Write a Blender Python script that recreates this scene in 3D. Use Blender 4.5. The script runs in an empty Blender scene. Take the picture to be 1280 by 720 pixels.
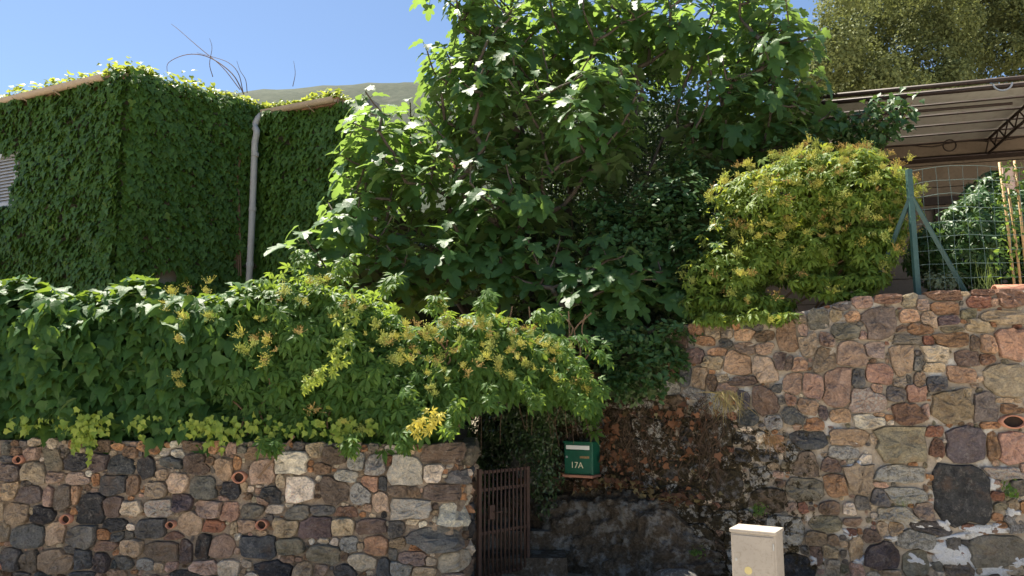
import bpy, bmesh, math, random
import numpy as np
from mathutils import Vector, Matrix
random.seed(7); RNG = np.random.default_rng(7)
SC = bpy.context.scene; COL = SC.collection
R = math.radians
# ------------------------------------------------------------------ camera
EYE = (0.0, 0.0, 1.65); PITCH = R(8.0); FPX = 960.0
cam = bpy.data.cameras.new('camera'); cam.lens = 27.0; cam.sensor_width = 36.0
cam.clip_start = 0.05; cam.clip_end = 5000
camo = bpy.data.objects.new('camera', cam); COL.objects.link(camo)
camo.location = EYE; camo.rotation_euler = (R(90) + PITCH, 0, 0); SC.camera = camo
# ------------------------------------------------------------------ sky, sun, exposure
SUN_EL, SUN_AZ = 66.0, -48.0          # azimuth from +Y towards +X: high, behind the walls and to the left
w = bpy.data.worlds.new('World'); SC.world = w; w.use_nodes = True
nt = w.node_tree; bg = nt.nodes['Background']
sky = nt.nodes.new('ShaderNodeTexSky'); sky.sky_type = 'NISHITA'; sky.sun_disc = False
sky.sun_elevation = R(SUN_EL); sky.sun_rotation = R(SUN_AZ)
sky.air_density = 1.0; sky.dust_density = 0.35; sky.ozone_density = 2.6
nt.links.new(sky.outputs[0], bg.inputs[0]); bg.inputs[1].default_value = 0.053
sl = bpy.data.lights.new('sun', 'SUN'); sl.energy = 5.0; sl.angle = R(0.53); sl.color = (1.0, 0.93, 0.80)
so = bpy.data.objects.new('sun', sl); COL.objects.link(so)
sd = Vector((math.sin(R(SUN_AZ)) * math.cos(R(SUN_EL)), math.cos(R(SUN_AZ)) * math.cos(R(SUN_EL)), math.sin(R(SUN_EL))))
so.rotation_euler = sd.to_track_quat('Z', 'Y').to_euler()
SC.view_settings.view_transform = 'Standard'; SC.view_settings.look = 'None'
SC.view_settings.exposure = 1.75; SC.view_settings.gamma = 1.0
SC.render.engine = 'CYCLES'
SC.cycles.max_bounces = 8; SC.cycles.diffuse_bounces = 5; SC.cycles.transmission_bounces = 6

# ------------------------------------------------------------------ helpers
def ray(px, py):
    u = (px - 640) / FPX; v = (360 - py) / FPX
    c, s = math.cos(PITCH), math.sin(PITCH)
    return (u, c - v * s, s + v * c)
def at(px, py, Y):                      # the point at distance Y that the survey of the place puts there
    d = ray(px, py); k = Y / d[1]
    return Vector((d[0] * k, Y, EYE[2] + d[2] * k))
def link(o, parent=None):
    COL.objects.link(o)
    if parent is not None: o.parent = parent
    return o
def tag(o, label=None, cat=None, group=None, kind=None):
    if label: o['label'] = label
    if cat: o['category'] = cat
    if group: o['group'] = group
    if kind: o['kind'] = kind
    return o
def empty(name, loc=(0, 0, 0), rz=0):
    o = bpy.data.objects.new(name, None); o.location = loc; o.rotation_euler = (0, 0, rz)
    o.empty_display_size = 0.2
    return link(o)
def mesh_obj(name, verts, faces, mat, parent=None, smooth=False, world=True):
    me = bpy.data.meshes.new(name); me.from_pydata([tuple(v) for v in verts], [], faces); me.update()
    if mat: me.materials.append(mat)
    if smooth: me.polygons.foreach_set('use_smooth', [True] * len(me.polygons))
    o = bpy.data.objects.new(name, me); link(o, parent)
    if parent is not None and world:      # verts given in world space
        bpy.context.view_layer.update()
        o.matrix_parent_inverse = parent.matrix_basis.inverted()
    return o
class MB:                                 # mesh collector
    def __init__(s): s.v = []; s.f = []
    def add(s, v, f):
        b = len(s.v); s.v += [tuple(q) for q in v]; s.f += [tuple(i + b for i in q) for q in f]; return s
    def box(s, x0, x1, y0, y1, z0, z1, M=None):
        v = [Vector((x, y, z)) for z in (z0, z1) for y in (y0, y1) for x in (x0, x1)]
        if M is not None: v = [M @ q for q in v]
        return s.add(v, [(0, 2, 3, 1), (4, 5, 7, 6), (0, 1, 5, 4), (1, 3, 7, 5), (3, 2, 6, 7), (2, 0, 4, 6)])
    def bbox(s, x0, x1, y0, y1, z0, z1, b=0.004, M=None):   # bevelled box
        bm = bmesh.new(); bmesh.ops.create_cube(bm, size=1)
        for q in bm.verts:
            q.co = Vector(((x0 + x1) / 2 + q.co.x * (x1 - x0), (y0 + y1) / 2 + q.co.y * (y1 - y0), (z0 + z1) / 2 + q.co.z * (z1 - z0)))
        bmesh.ops.bevel(bm, geom=bm.edges[:], offset=b, segments=2, affect='EDGES', profile=0.5)
        bm.verts.ensure_lookup_table()
        v = [M @ q.co if M is not None else q.co.copy() for q in bm.verts]; f = [tuple(q.index for q in p.verts) for p in bm.faces]
        bm.free(); return s.add(v, f)
    def tube(s, pts, rad, n=6, cap=True):
        pts = [Vector(p) for p in pts]
        if not hasattr(rad, '__len__'): rad = [rad] * len(pts)
        vs = []; fs = []; ref = None
        for i, p in enumerate(pts):
            d = (pts[min(i + 1, len(pts) - 1)] - pts[max(i - 1, 0)])
            if d.length < 1e-9: d = Vector((0, 0, 1))
            d.normalize()
            if ref is None: ref = Vector((1, 0, 0)) if abs(d.x) < 0.8 else Vector((0, 1, 0))
            a = (ref - d * ref.dot(d)); a.normalize(); b = d.cross(a); ref = a
            for k in range(n):
                t = 2 * math.pi * k / n
                vs.append(p + (a * math.cos(t) + b * math.sin(t)) * rad[i])
        for i in range(len(pts) - 1):
            for k in range(n):
                k2 = (k + 1) % n
                fs.append((i * n + k, i * n + k2, (i + 1) * n + k2, (i + 1) * n + k))
        if cap:
            fs.append(tuple(reversed(range(n)))); fs.append(tuple((len(pts) - 1) * n + k for k in range(n)))
        return s.add(vs, fs)
    def obj(s, name, mat, parent=None, smooth=False, world=True):
        o = mesh_obj(name, s.v, s.f, mat, parent, smooth, world); s.last = o.name; return o
def smooth_pts(pts, n=6):                 # Catmull-Rom
    P = [Vector(p) for p in pts]; P = [P[0] * 2 - P[1]] + P + [P[-1] * 2 - P[-2]]; out = []
    for i in range(1, len(P) - 2):
        a, b, c, d = P[i - 1], P[i], P[i + 1], P[i + 2]
        for k in range(n):
            t = k / n
            out.append(0.5 * ((2 * b) + (c - a) * t + (2 * a - 5 * b + 4 * c - d) * t * t + (3 * b - a - 3 * c + d) * t ** 3))
    out.append(P[-2]); return out
def vnoise(P, f, seed=0):                 # cheap smooth pseudo-noise in about [-1,1], vectorised
    P = np.asarray(P, float) * f; r = np.random.default_rng(seed); out = np.zeros(len(P))
    for k in range(5):
        d = r.normal(size=3) * (0.7 + 0.35 * k); out += np.sin(P @ d + r.uniform(0, 6.28)) / (1 + 0.35 * k)
    return out / 2.6
# ------------------------------------------------------------------ materials
def newmat(name):
    m = bpy.data.materials.new(name); m.use_nodes = True
    return m, m.node_tree.nodes, m.node_tree.links, m.node_tree.nodes['Principled BSDF']
def N(ns, t, **kw):
    n = ns.new(t)
    for k, v in kw.items():
        if k in n.inputs: n.inputs[k].default_value = v
        else: setattr(n, k, v)
    return n
def mixc(ns, ls, fac, a, b, bt='MIX'):
    m = ns.new('ShaderNodeMix'); m.data_type = 'RGBA'; m.blend_type = bt
    for s, v in ((m.inputs[0], fac), (m.inputs[6], a), (m.inputs[7], b)):
        if hasattr(v, 'is_linked'): ls.new(v, s)
        elif isinstance(v, (int, float)): s.default_value = v
        else: s.default_value = (*v, 1) if len(v) == 3 else v
    return m.outputs[2]
def ramp(ns, ls, src, a, b):
    m = ns.new('ShaderNodeMapRange'); m.inputs[1].default_value = a; m.inputs[2].default_value = b
    ls.new(src, m.inputs[0]); return m.outputs[0]
def mth(ns, ls, op, a, b=0.0):
    m = ns.new('ShaderNodeMath'); m.operation = op
    for s, v in ((m.inputs[0], a), (m.inputs[1], b)):
        if hasattr(v, 'is_linked'): ls.new(v, s)
        else: s.default_value = v
    return m.outputs[0]
def noise(ns, ls, vec, scale, detail=4, rough=0.6):
    n = ns.new('ShaderNodeTexNoise'); n.inputs['Scale'].default_value = scale
    n.inputs['Detail'].default_value = detail; n.inputs['Roughness'].default_value = rough
    ls.new(vec, n.inputs['Vector']); return n.outputs[0]
def bump(ns, ls, bs, h, strength, dist):
    b = ns.new('ShaderNodeBump'); b.inputs['Strength'].default_value = strength; b.inputs['Distance'].default_value = dist
    ls.new(h, b.inputs['Height']); ls.new(b.outputs[0], bs.inputs['Normal'])

def mat_stone():
    m, ns, ls, bs = newmat('rubble stone')
    pos = ns.new('ShaderNodeNewGeometry').outputs['Position']
    a = ns.new('ShaderNodeAttribute'); a.attribute_name = 'tint'
    n1 = noise(ns, ls, pos, 9, 5, 0.65); n2 = noise(ns, ls, pos, 55, 5, 0.7); n3 = noise(ns, ls, pos, 210, 3, 0.7)
    k = mth(ns, ls, 'ADD', mth(ns, ls, 'MULTIPLY', n1, 1.1), mth(ns, ls, 'MULTIPLY', n2, 1.0))
    k = ramp(ns, ls, k, 0.68, 1.42)
    dark = mixc(ns, ls, 1.0, a.outputs['Color'], (0.42, 0.40, 0.38), 'MULTIPLY')
    lite = mixc(ns, ls, 1.0, a.outputs['Color'], (1.75, 1.68, 1.58), 'MULTIPLY')
    c = mixc(ns, ls, k, dark, lite)
    # iron staining and earth dust
    st = ramp(ns, ls, noise(ns, ls, pos, 5.3, 4, 0.6), 0.54, 0.72)
    c = mixc(ns, ls, mth(ns, ls, 'MULTIPLY', st, 0.38), c, (0.26, 0.15, 0.085))
    sm = mth(ns, ls, 'MULTIPLY', ramp(ns, ls, noise(ns, ls, pos, 21, 7, 0.8), 0.53, 0.66), 0.34)
    c = mixc(ns, ls, sm, c, (0.50, 0.46, 0.41))
    # pale lichen crust, amount carried by the stone
    l1 = noise(ns, ls, pos, 38, 6, 0.75)
    thr = mth(ns, ls, 'SUBTRACT', 0.74, mth(ns, ls, 'MULTIPLY', a.outputs['Alpha'], 0.30))
    lf = mth(ns, ls, 'MULTIPLY', mth(ns, ls, 'SUBTRACT', l1, thr), 12.0); lf = ramp(ns, ls, lf, 0, 1)
    c = mixc(ns, ls, mth(ns, ls, 'MULTIPLY', lf, 0.8), c, (0.50, 0.48, 0.44))
    # black lichen specks
    l2 = noise(ns, ls, pos, 70, 4, 0.7)
    thr2 = mth(ns, ls, 'SUBTRACT', 0.72, mth(ns, ls, 'MULTIPLY', a.outputs['Alpha'], 0.14))
    df = ramp(ns, ls, mth(ns, ls, 'MULTIPLY', mth(ns, ls, 'SUBTRACT', l2, thr2), 14.0), 0, 1)
    c = mixc(ns, ls, mth(ns, ls, 'MULTIPLY', df, 0.75), c, (0.035, 0.032, 0.028))
    ma = ns.new('ShaderNodeAttribute'); ma.attribute_name = 'moss'
    mf = ramp(ns, ls, mth(ns, ls, 'ADD', noise(ns, ls, pos, 13, 6, 0.75), mth(ns, ls, 'MULTIPLY', ma.outputs['Fac'], 0.27)), 0.69, 0.76)
    mf = mth(ns, ls, 'MULTIPLY', mf, mth(ns, ls, 'MINIMUM', mth(ns, ls, 'MULTIPLY', ma.outputs['Fac'], 3.0), 1.0))
    c = mixc(ns, ls, mf, c, mixc(ns, ls, ramp(ns, ls, noise(ns, ls, pos, 30, 4, 0.7), 0.4, 0.6), (0.035, 0.026, 0.015), (0.075, 0.058, 0.030)))
    ls.new(c, bs.inputs['Base Color']); bs.inputs['Roughness'].default_value = 0.9
    bs.inputs['Specular IOR Level'].default_value = 0.25
    h = mth(ns, ls, 'ADD', mth(ns, ls, 'MULTIPLY', n1, 1.0), mth(ns, ls, 'ADD', mth(ns, ls, 'MULTIPLY', n2, 0.55), mth(ns, ls, 'MULTIPLY', n3, 0.2)))
    bump(ns, ls, bs, h, 1.0, 0.075)
    return m
def mat_earth(name, c1, c2, c3, scale=7, t=(0.55, 0.66), bd=0.03):
    m, ns, ls, bs = newmat(name)
    pos = ns.new('ShaderNodeNewGeometry').outputs['Position']
    n1 = noise(ns, ls, pos, scale, 6, 0.7); n2 = noise(ns, ls, pos, scale * 6, 5, 0.7)
    c = mixc(ns, ls, ramp(ns, ls, n2, 0.3, 0.7), c1, c2)
    c = mixc(ns, ls, ramp(ns, ls, n1, t[0], t[1]), c, c3)
    ma = ns.new('ShaderNodeAttribute'); ma.attribute_name = 'moss'
    mf = ramp(ns, ls, mth(ns, ls, 'ADD', noise(ns, ls, pos, 13, 6, 0.75), mth(ns, ls, 'MULTIPLY', ma.outputs['Fac'], 0.27)), 0.69, 0.76)
    mf = mth(ns, ls, 'MULTIPLY', mf, mth(ns, ls, 'MINIMUM', mth(ns, ls, 'MULTIPLY', ma.outputs['Fac'], 3.0), 1.0))
    c = mixc(ns, ls, mf, c, mixc(ns, ls, ramp(ns, ls, noise(ns, ls, pos, 30, 4, 0.7), 0.4, 0.6), (0.035, 0.026, 0.015), (0.075, 0.058, 0.030)))
    ls.new(c, bs.inputs['Base Color']); bs.inputs['Roughness'].default_value = 0.95
    bs.inputs['Specular IOR Level'].default_value = 0.15
    bump(ns, ls, bs, mth(ns, ls, 'ADD', n1, mth(ns, ls, 'MULTIPLY', n2, 0.5)), 1.0, bd)
    return m
def mat_plain(name, c, rough=0.6, var=0.2, scale=12, metal=0.0, dirt=None, spec=0.4, bd=0.002):
    m, ns, ls, bs = newmat(name)
    pos = ns.new('ShaderNodeNewGeometry').outputs['Position']
    n1 = noise(ns, ls, pos, scale, 5, 0.65); n2 = noise(ns, ls, pos, scale * 7, 4, 0.7)
    k = ramp(ns, ls, n1, 0.3, 0.7)
    cc = mixc(ns, ls, k, tuple(q * (1 - var) for q in c), tuple(min(1, q * (1 + var)) for q in c))
    if dirt: cc = mixc(ns, ls, mth(ns, ls, 'MULTIPLY', ramp(ns, ls, n2, 0.52, 0.72), dirt[1]), cc, dirt[0])
    ls.new(cc, bs.inputs['Base Color']); bs.inputs['Roughness'].default_value = rough
    bs.inputs['Metallic'].default_value = metal; bs.inputs['Specular IOR Level'].default_value = spec
    bump(ns, ls, bs, n2, 0.5, bd)
    return m
def mat_leaf(name, c1, c2, ct, tw=0.35, rough=0.45, spec=0.5):
    m, ns, ls, bs = newmat(name)
    g = ns.new('ShaderNodeNewGeometry'); oi = ns.new('ShaderNodeObjectInfo')
    r = mth(ns, ls, 'FRACT', mth(ns, ls, 'ADD', g.outputs['Random Per Island'], oi.outputs['Random']))
    pn = noise(ns, ls, g.outputs['Position'], 1.7, 3, 0.6)
    r2 = mth(ns, ls, 'ADD', mth(ns, ls, 'MULTIPLY', r, 0.75), mth(ns, ls, 'MULTIPLY', ramp(ns, ls, pn, 0.35, 0.65), 0.25))
    c = mixc(ns, ls, r2, c1, c2)
    fn = noise(ns, ls, g.outputs['Position'], 60, 3, 0.6)
    c = mixc(ns, ls, mth(ns, ls, 'MULTIPLY', ramp(ns, ls, fn, 0.35, 0.7), 0.4), c, tuple(q * 1.5 for q in c1))
    under = mixc(ns, ls, 0.45, c, (0.16, 0.20, 0.10))          # paler leaf underside
    c = mixc(ns, ls, g.outputs['Backfacing'], c, under)
    ls.new(c, bs.inputs['Base Color']); bs.inputs['Roughness'].default_value = rough
    bs.inputs['Specular IOR Level'].default_value = spec
    bump(ns, ls, bs, fn, 0.35, 0.01)
    tr = ns.new('ShaderNodeBsdfTranslucent')
    ls.new(mixc(ns, ls, r2, tuple(q * 0.8 for q in ct), ct), tr.inputs[0])
    mx = ns.new('ShaderNodeMixShader'); mx.inputs[0].default_value = tw
    ls.new(bs.outputs[0], mx.inputs[1]); ls.new(tr.outputs[0], mx.inputs[2])
    ls.new(mx.outputs[0], ns['Material Output'].inputs[0])
    return m
M = {}
M['stone'] = mat_stone()
M['mortar'] = mat_earth('earthy lime mortar', (0.20, 0.15, 0.11), (0.34, 0.28, 0.22), (0.16, 0.12, 0.085))
M['mortar_r'] = mat_earth('pale lime mortar', (0.27, 0.22, 0.17), (0.42, 0.36, 0.29), (0.5, 0.48, 0.45), 3.0, (0.55, 0.62))
M['limewash'] = mat_earth('splashed white lime render', (0.60, 0.59, 0.58), (0.78, 0.78, 0.79), (0.30, 0.27, 0.23), 12, (0.56, 0.66), 0.04)
M['rock'] = mat_earth('mossy dark rock', (0.06, 0.043, 0.028), (0.17, 0.135, 0.10), (0.27, 0.255, 0.23), 6.5, (0.50, 0.62), 0.09)
M['soil'] = mat_earth('garden soil', (0.07, 0.05, 0.03), (0.14, 0.10, 0.07), (0.05, 0.07, 0.025), 2)
M['road'] = mat_earth('pale worn concrete road', (0.44, 0.40, 0.34), (0.50, 0.45, 0.38), (0.40, 0.36, 0.30), 1.2, (0.5, 0.7), 0.004)
M['ground'] = mat_earth('dry ground', (0.22, 0.19, 0.13), (0.28, 0.24, 0.17), (0.14, 0.15, 0.07), 0.4)
M['hill'] = mat_earth('wooded hill', (0.028, 0.04, 0.028), (0.055, 0.065, 0.045), (0.075, 0.08, 0.06), 0.05, (0.6, 0.7), 0.5)
M['terracotta'] = mat_plain('terracotta', (0.42, 0.20, 0.13), 0.85, 0.2, 30, dirt=((0.2, 0.12, 0.09), 0.6), spec=0.2)
M['hole'] = mat_plain('drain hole shade', (0.03, 0.02, 0.015), 1.0, 0.3)  # near-black tone stands in for the shade inside the drain mouths
M['iron'] = mat_plain('rusted iron', (0.06, 0.036, 0.028), 0.75, 0.35, 25, 0.2, dirt=((0.12, 0.05, 0.025), 0.6))
M['dkiron'] = mat_plain('dark painted steel', (0.035, 0.022, 0.018), 0.6, 0.3, 20, 0.2, dirt=((0.09, 0.05, 0.03), 0.5))
M['boxgreen'] = mat_plain('green painted steel', (0.008, 0.085, 0.05), 0.38, 0.12, 9, 0.0, dirt=((0.03, 0.07, 0.05), 0.35))
M['white'] = mat_plain('white label plastic', (0.72, 0.72, 0.70), 0.5, 0.06)
M['brass'] = mat_plain('tarnished brass plate', (0.30, 0.21, 0.10), 0.5, 0.2, 30, 0.5)
M['letter'] = mat_plain('cream lettering', (0.72, 0.66, 0.45), 0.6, 0.05)
M['cabinet'] = mat_plain('beige fibreglass', (0.36, 0.315, 0.265), 0.65, 0.07, 5, dirt=((0.20, 0.165, 0.12), 0.55), bd=0.003)
M['metalgrey'] = mat_plain('galvanised metal', (0.4, 0.4, 0.4), 0.45, 0.15, 20, 0.6)
M['gutter'] = mat_plain('beige painted gutter', (0.46, 0.36, 0.26), 0.6, 0.1, 6, dirt=((0.25, 0.2, 0.15), 0.4))
M['pipe'] = mat_plain('pale grey downpipe', (0.42, 0.41, 0.39), 0.55, 0.1, 6, dirt=((0.25, 0.24, 0.2), 0.4))
M['plaster'] = mat_plain('grey plaster', (0.34, 0.31, 0.27), 0.9, 0.15, 3, dirt=((0.2, 0.18, 0.15), 0.5))
M['shutter'] = mat_plain('grey painted wood', (0.42, 0.43, 0.45), 0.6, 0.1)
M['roof'] = mat_plain('roof tile', (0.36, 0.22, 0.15), 0.9, 0.25, 5)
M['canopy'] = mat_plain('taupe corrugated sheet', (0.52, 0.50, 0.46), 0.8, 0.08, 1.5, dirt=((0.24, 0.19, 0.15), 0.4))
M['shedwall'] = mat_plain('brown shed board', (0.20, 0.155, 0.12), 0.85, 0.15, 3, dirt=((0.1, 0.08, 0.06), 0.5))
M['dkglass'] = mat_plain('dark window opening', (0.02, 0.02, 0.02), 0.25, 0.1)
M['fencegreen'] = mat_plain('green coated steel', (0.032, 0.078, 0.072), 0.5, 0.15, 15, dirt=((0.10, 0.13, 0.11), 0.4))
M['wire'] = mat_plain('green coated wire', (0.09, 0.14, 0.13), 0.5, 0.1)
M['cane'] = mat_plain('bamboo cane', (0.42, 0.27, 0.13), 0.6, 0.25, 14)
M['cloth'] = mat_plain('faded pink board', (0.55, 0.40, 0.36), 0.85, 0.08)
M['bark'] = mat_plain('fig bark', (0.085, 0.068, 0.055), 0.9, 0.25, 14, bd=0.01)
M['vinestem'] = mat_plain('vine stem', (0.16, 0.10, 0.06), 0.9, 0.25, 20)
M['drystem'] = mat_plain('dry vine stem', (0.085, 0.055, 0.035), 0.95, 0.3, 20)
M['ivy'] = mat_leaf('boston ivy leaf', (0.042, 0.088, 0.013), (0.092, 0.178, 0.028), (0.14, 0.27, 0.03), 0.2, 0.5, 0.3)
M['hedge'] = mat_leaf('hanging ivy leaf', (0.020, 0.054, 0.016), (0.050, 0.112, 0.028), (0.34, 0.50, 0.05), 0.24, 0.48, 0.16)
M['creeper'] = mat_leaf('five-leaflet creeper leaf', (0.028, 0.070, 0.016), (0.080, 0.150, 0.030), (0.40, 0.55, 0.06), 0.30, 0.48, 0.18)
M['young'] = mat_leaf('young ivy leaf', (0.13, 0.22, 0.03), (0.34, 0.38, 0.06), (0.45, 0.50, 0.06), 0.40, 0.5, 0.4)
M['fig'] = mat_leaf('fig leaf', (0.026, 0.066, 0.024), (0.066, 0.132, 0.040), (0.38, 0.58, 0.10), 0.31, 0.45, 0.22)
M['laurel'] = mat_leaf('dark evergreen leaf', (0.022, 0.046, 0.016), (0.05, 0.09, 0.028), (0.10, 0.18, 0.03), 0.2, 0.35, 0.5)
M['spindle'] = mat_leaf('broad evergreen leaf', (0.022, 0.058, 0.016), (0.050, 0.105, 0.028), (0.15, 0.26, 0.04), 0.2, 0.45, 0.35)
M['oak'] = mat_leaf('holm oak leaf', (0.080, 0.100, 0.034), (0.20, 0.215, 0.085), (0.24, 0.26, 0.07), 0.22, 0.65, 0.12)
M['flower'] = mat_leaf('creeper flower', (0.33, 0.29, 0.06), (0.52, 0.51, 0.12), (0.55, 0.53, 0.09), 0.32, 0.7, 0.2)
M['flower_green'] = mat_leaf('creeper flower in bud', (0.24, 0.27, 0.06), (0.40, 0.43, 0.11), (0.45, 0.48, 0.09), 0.3, 0.7, 0.2)
M['flower_brown'] = mat_leaf('faded creeper flower', (0.30, 0.19, 0.06), (0.44, 0.31, 0.10), (0.4, 0.3, 0.08), 0.25, 0.8, 0.2)
M['creeper_gold'] = mat_leaf('yellow-green creeper leaf', (0.055, 0.105, 0.018), (0.17, 0.235, 0.040), (0.50, 0.56, 0.06), 0.32, 0.48, 0.18)  # bush's sunlit look put into the colour of an already yellower plant
M['yellowleaf'] = mat_leaf('yellowed leaf', (0.55, 0.45, 0.06), (0.65, 0.58, 0.12), (0.65, 0.55, 0.08), 0.4, 0.5, 0.3)
M['dead'] = mat_leaf('dead leaf', (0.085, 0.042, 0.024), (0.24, 0.115, 0.06), (0.3, 0.13, 0.05), 0.2, 0.8, 0.2)
M['drygrass'] = mat_leaf('dry grass', (0.26, 0.21, 0.09), (0.40, 0.32, 0.14), (0.4, 0.33, 0.12), 0.3, 0.7, 0.2)
M['grass'] = mat_leaf('grass', (0.08, 0.13, 0.04), (0.18, 0.22, 0.08), (0.25, 0.33, 0.08), 0.3, 0.6, 0.3)
# ================================================================== SETTING: road, terraces, hill
S = 1500
g = mesh_obj('ground', [(-S, -S, -0.02), (S, -S, -0.02), (S, S, -0.02), (-S, S, -0.02)], [(0, 1, 2, 3)], M['ground']); tag(g, kind='structure')
rd = mesh_obj('road', [(-60, -12, 0), (60, -12, 0), (60, 6.75, 0), (-60, 6.75, 0)], [(0, 1, 2, 3)], M['road']); tag(rd, kind='structure')
def sheet(name, poly_fn, nu, nv, mat, smooth=True):
    v = [poly_fn(i / nu, j / nv) for j in range(nv + 1) for i in range(nu + 1)]
    f = [(j * (nu + 1) + i, j * (nu + 1) + i + 1, (j + 1) * (nu + 1) + i + 1, (j + 1) * (nu + 1) + i) for j in range(nv) for i in range(nu)]
    return mesh_obj(name, v, f, mat, None, smooth)
def hillf(a, b):
    x = -900 + 1800 * a; y = 240 + 320 * b
    env = math.exp(-((x + 45) / 430) ** 2) * math.exp(-((y - 360) / 130) ** 2)
    h = 153 * env + 2.2 * float(vnoise([(x, y, 0)], 0.05, 3)[0]) + 1.6 * float(vnoise([(x, y, 0)], 0.3, 5)[0])
    return (x, y, h - 4)
tag(sheet('hill', hillf, 300, 30, M['hill']), kind='structure')

# ---------------- wall paths (plan view)
class Path:
    def __init__(s, pts, n=10, sharp=False):
        p = [Vector((x, y, 0)) for x, y in pts]
        s.p = p if sharp else smooth_pts(p, n)
        s.u = [0.0]
        for a, b in zip(s.p, s.p[1:]): s.u.append(s.u[-1] + (b - a).length)
        s.L = s.u[-1]
    def pos(s, u):
        u = max(0.0, min(s.L - 1e-6, u)); i = max(0, np.searchsorted(s.u, u, side='right') - 1)
        i = min(i, len(s.p) - 2); a, b = s.p[i], s.p[i + 1]
        return a.lerp(b, (u - s.u[i]) / (s.u[i + 1] - s.u[i]))
    def nrm(s, u):
        d = s.pos(u + 0.06) - s.pos(u - 0.06); d.normalize()
        return Vector((d.y, -d.x, 0))           # towards the street
    def hit(s, px, py):                          # pixel sight line -> (u, z) on the wall
        d = ray(px, py); best = None
        for i in range(len(s.p) - 1):
            a, b = s.p[i], s.p[i + 1]; e = b - a
            den = d[0] * e.y - d[1] * e.x
            if abs(den) < 1e-9: continue
            t = (a.x * e.y - a.y * e.x) / den; q = (a.x * d[1] - a.y * d[0]) / den
            if -1e-6 <= q <= 1.000001 and t > 0 and (best is None or t < best[0]): best = (t, s.u[i] + q * (s.u[i + 1] - s.u[i]), EYE[2] + t * d[2])
        return best[1:] if best else None
    def pt(s, u, z, o=0.0):
        p = s.pos(u) + s.nrm(u) * o; return Vector((p.x, p.y, z))
LP = Path([(-7.2, 6.5), (-4, 6.5), (-2, 6.5), (-0.60, 6.5), (-0.48, 6.55), (-0.395, 6.70), (-0.375, 6.95), (-0.385, 7.4)], 6)
RP = Path([(-0.05, 8.75), (0.22, 8.25), (1.5, 7.55), (2.5, 7.1), (3.3, 6.85), (4.6, 6.6), (6.6, 6.35)], 8)
top_r_px = [(700, 408), (840, 408), (930, 399), (1000, 388), (1050, 377), (1085, 370), (1180, 365), (1278, 361)]
TR = [RP.hit(*q) for q in top_r_px]; TR = [(0.0, TR[0][1])] + TR + [(RP.L, TR[-1][1] + 0.02)]
def rtop(u): return float(np.interp(u, [q[0] for q in TR], [q[1] for q in TR]))
TL = [LP.hit(*q) for q in [(2, 548), (300, 551), (450, 553), (575, 553)]]; TL = [(0, TL[0][1])] + TL + [(LP.L, TL[-1][1] - 0.01)]
def ltop(u): return float(np.interp(u, [q[0] for q in TL], [q[1] for q in TL]))

PAL = dict(k=(0.050, 0.050, 0.056, 0.1), g=(0.17, 0.16, 0.15, 0.3), b=(0.105, 0.112, 0.122, 0.2), t=(0.44, 0.35, 0.255, 0.2),
           c=(0.62, 0.56, 0.47, 0.1), o=(0.42, 0.235, 0.13, 0.1), p=(0.44, 0.31, 0.25, 0.25), r=(0.23, 0.115, 0.08, 0.15),
           v=(0.155, 0.118, 0.122, 0.15), n=(0.20, 0.14, 0.10, 0.25), l=(0.225, 0.205, 0.145, 0.3), w=(0.40, 0.38, 0.345, 0.95))
def tint(keys):
    c = np.mean([PAL[k] for k in keys], axis=0); j = random.uniform(0.98, 1.38)
    return (c[0] * j * random.uniform(.95, 1.05), c[1] * j, c[2] * j * random.uniform(.94, 1.06), c[3] + (0.35 if 'w' in keys else 0))
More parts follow.
